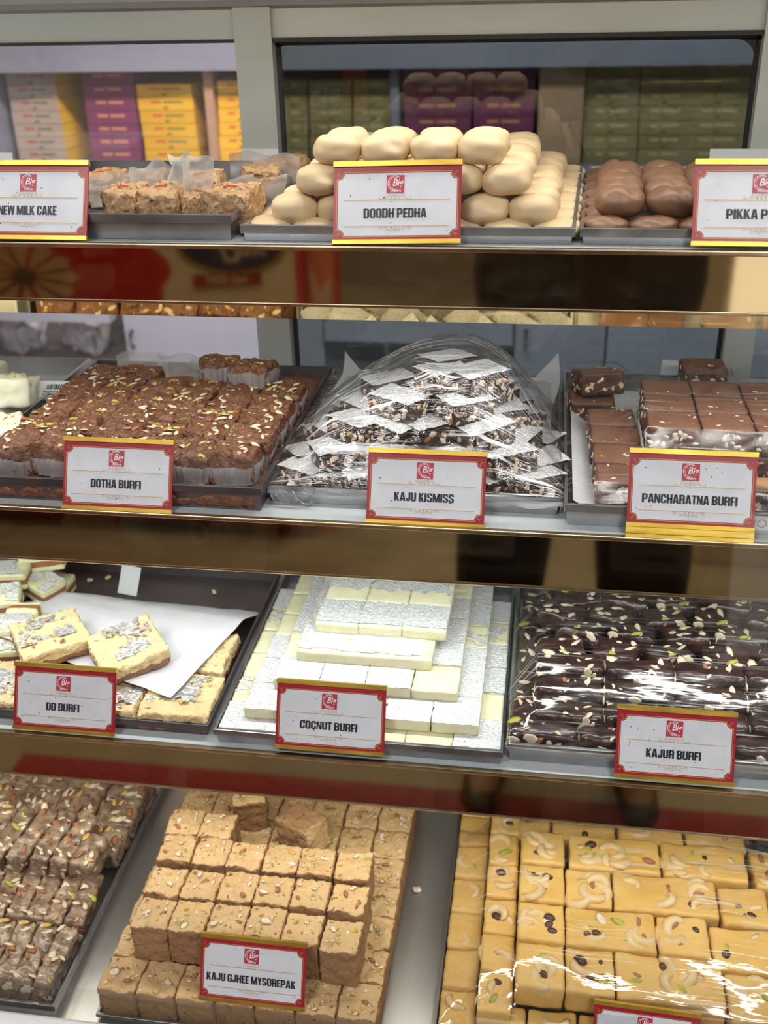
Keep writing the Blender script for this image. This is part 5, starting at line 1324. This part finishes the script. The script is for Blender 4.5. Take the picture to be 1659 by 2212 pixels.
per = thing('person', 'person in dark brown jacket and black trousers standing at the case with a raised phone', 'person', (.075, -.36, .006))
def chainset(chains):
    V = []; E_ = []; Rr = []
    idx = {}
    for ch in chains:
        prev = None
        for nm, p, r_ in ch:
            if nm not in idx: idx[nm] = len(V); V.append(p); Rr.append(r_)
            if prev is not None: E_.append((prev, idx[nm]))
            prev = idx[nm]
    return V, E_, Rr
body = [[('pel', (0, 0, .88), (.15, .105)), ('wai', (0, .01, 1.02), (.135, .095)), ('che', (0, .015, 1.20), (.155, .105)), ('nck', (0, .0, 1.36), (.06, .055)), ('hd0', (0, .015, 1.43), (.055, .06)), ('hd1', (0, .03, 1.50), (.072, .085)), ('hd2', (0, .02, 1.58), (.068, .085)), ('hd3', (0, .01, 1.635), (.03, .035))]]
for s in (-1, 1):
    body.append([('pel', 0, 0), ('hip%d' % s, (s * .10, 0, .84), .088), ('kne%d' % s, (s * .125, .015, .46), .055), ('ank%d' % s, (s * .135, -.01, .09), .036), ('toe%d' % s, (s * .15, .13, .04), .03)])
    body.append([('che', 0, 0), ('sho%d' % s, (s * .175, 0, 1.285), .058), ('elb%d' % s, (s * .235, .05, 1.05), .040), ('wri%d' % s, (-.075 + s * .065, .235, 1.335), .026), ('plm%d' % s, (-.075 + s * .058, .262, 1.385), .030)])
    for k in range(4):
        f0 = Vector((-.075 + s * .058, .275, 1.385 + .0 + k * .013)); ln = (.9, 1, .95, .75)[k]
        body.append([('plm%d' % s, 0, 0), ('f%d%da' % (s, k), tuple(f0 + Vector((s * .006, .022 * ln, .012))), .0095), ('f%d%db' % (s, k), tuple(f0 + Vector((-s * .010, .040 * ln, .014))), .0085), ('f%d%dc' % (s, k), tuple(f0 + Vector((-s * .026, .034 * ln, .014))), .0075)])
    body.append([('wri%d' % s, 0, 0), ('t%da' % s, (-.075 + s * .040, .262, 1.372), .011), ('t%db' % s, (-.075 + s * .028, .272, 1.398), .009)])
skin_fig('body', *chainset(body), 0, SKIN, per)
jk = [[('pel', (0, 0, .82), (.225, .140)), ('wai', (0, .01, 1.02), (.215, .135)), ('che', (0, .015, 1.20), (.175, .122)), ('col', (0, .0, 1.33), (.075, .07))]]
for s in (-1, 1): jk.append([('che', 0, 0), ('sho%d' % s, (s * .175, 0, 1.285), .074), ('elb%d' % s, (s * .25, .05, 1.05), .064), ('cuf%d' % s, (-.075 + s * .072, .215, 1.305), .040)])
skin_fig('jacket', *chainset(jk), 0, JACKET, per)
tr_ = [[('pel', (0, 0, .88), (.165, .118))]]
for s in (-1, 1): tr_.append([('pel', 0, 0), ('hip%d' % s, (s * .10, 0, .82), .102), ('kne%d' % s, (s * .132, .015, .46), .096), ('hem%d' % s, (s * .138, -.01, .10), .066)])
skin_fig('trousers', *chainset(tr_), 0, TROUS, per)
for s in (-1, 1):
    skin_fig('shoe', [(s * .135, -.05, .045), (s * .142, .05, .040), (s * .155, .15, .032)], [(0, 1), (1, 2)], [(.042, .042), (.046, .038), (.036, .03)], 0, SHOE, per)
bm = bmesh.new(); bmesh.ops.create_uvsphere(bm, u_segments=20, v_segments=14, radius=1)
for v in bm.verts: v.co = Vector((v.co.x * .082, v.co.y * .098 - .006 + (-.02 if v.co.z < 0 else 0), 1.575 + v.co.z * .078))
bmesh.ops.delete(bm, geom=[v for v in bm.verts if v.co.y > .055 and v.co.z < 1.59], context='VERTS')
me = bpy.data.meshes.new('hair'); bm.to_mesh(me); bm.free(); me.materials.append(HAIRM); link('hair', me, per)
for s in (-1, 1):
    MB().ell((s * .030, .098, 1.525), .011, .006, .008, (0, 0, 0)).obj('eye', TAG_WHITE, per, True)
    MB().ell((s * .078, .02, 1.52), .012, .008, .022, (0, 0, 0)).obj('ear', SKIN, per, True)
MB().ell((0, .112, 1.50), .011, .018, .016, (0, 0, 0)).obj('nose', SKIN, per, True)
MB().ell((0, .100, 1.462), .022, .006, .006, (0, 0, 0)).obj('mouth', mat('lips', (.35, .12, .09), .5), per, True)
t = thing('phone', 'dark smartphone held up in both hands by the person', 'phone', (0, -.062, 1.40))
bevel(MB().box((-.036, -.008, -.02), (.036, 0, .135)).obj('case', GASKET, t), .004)
MB().box((-.033, -.0088, -.015), (.033, -.008, .130)).obj('screen', mat('phone_screen', (.05, .05, .06), .15), t)
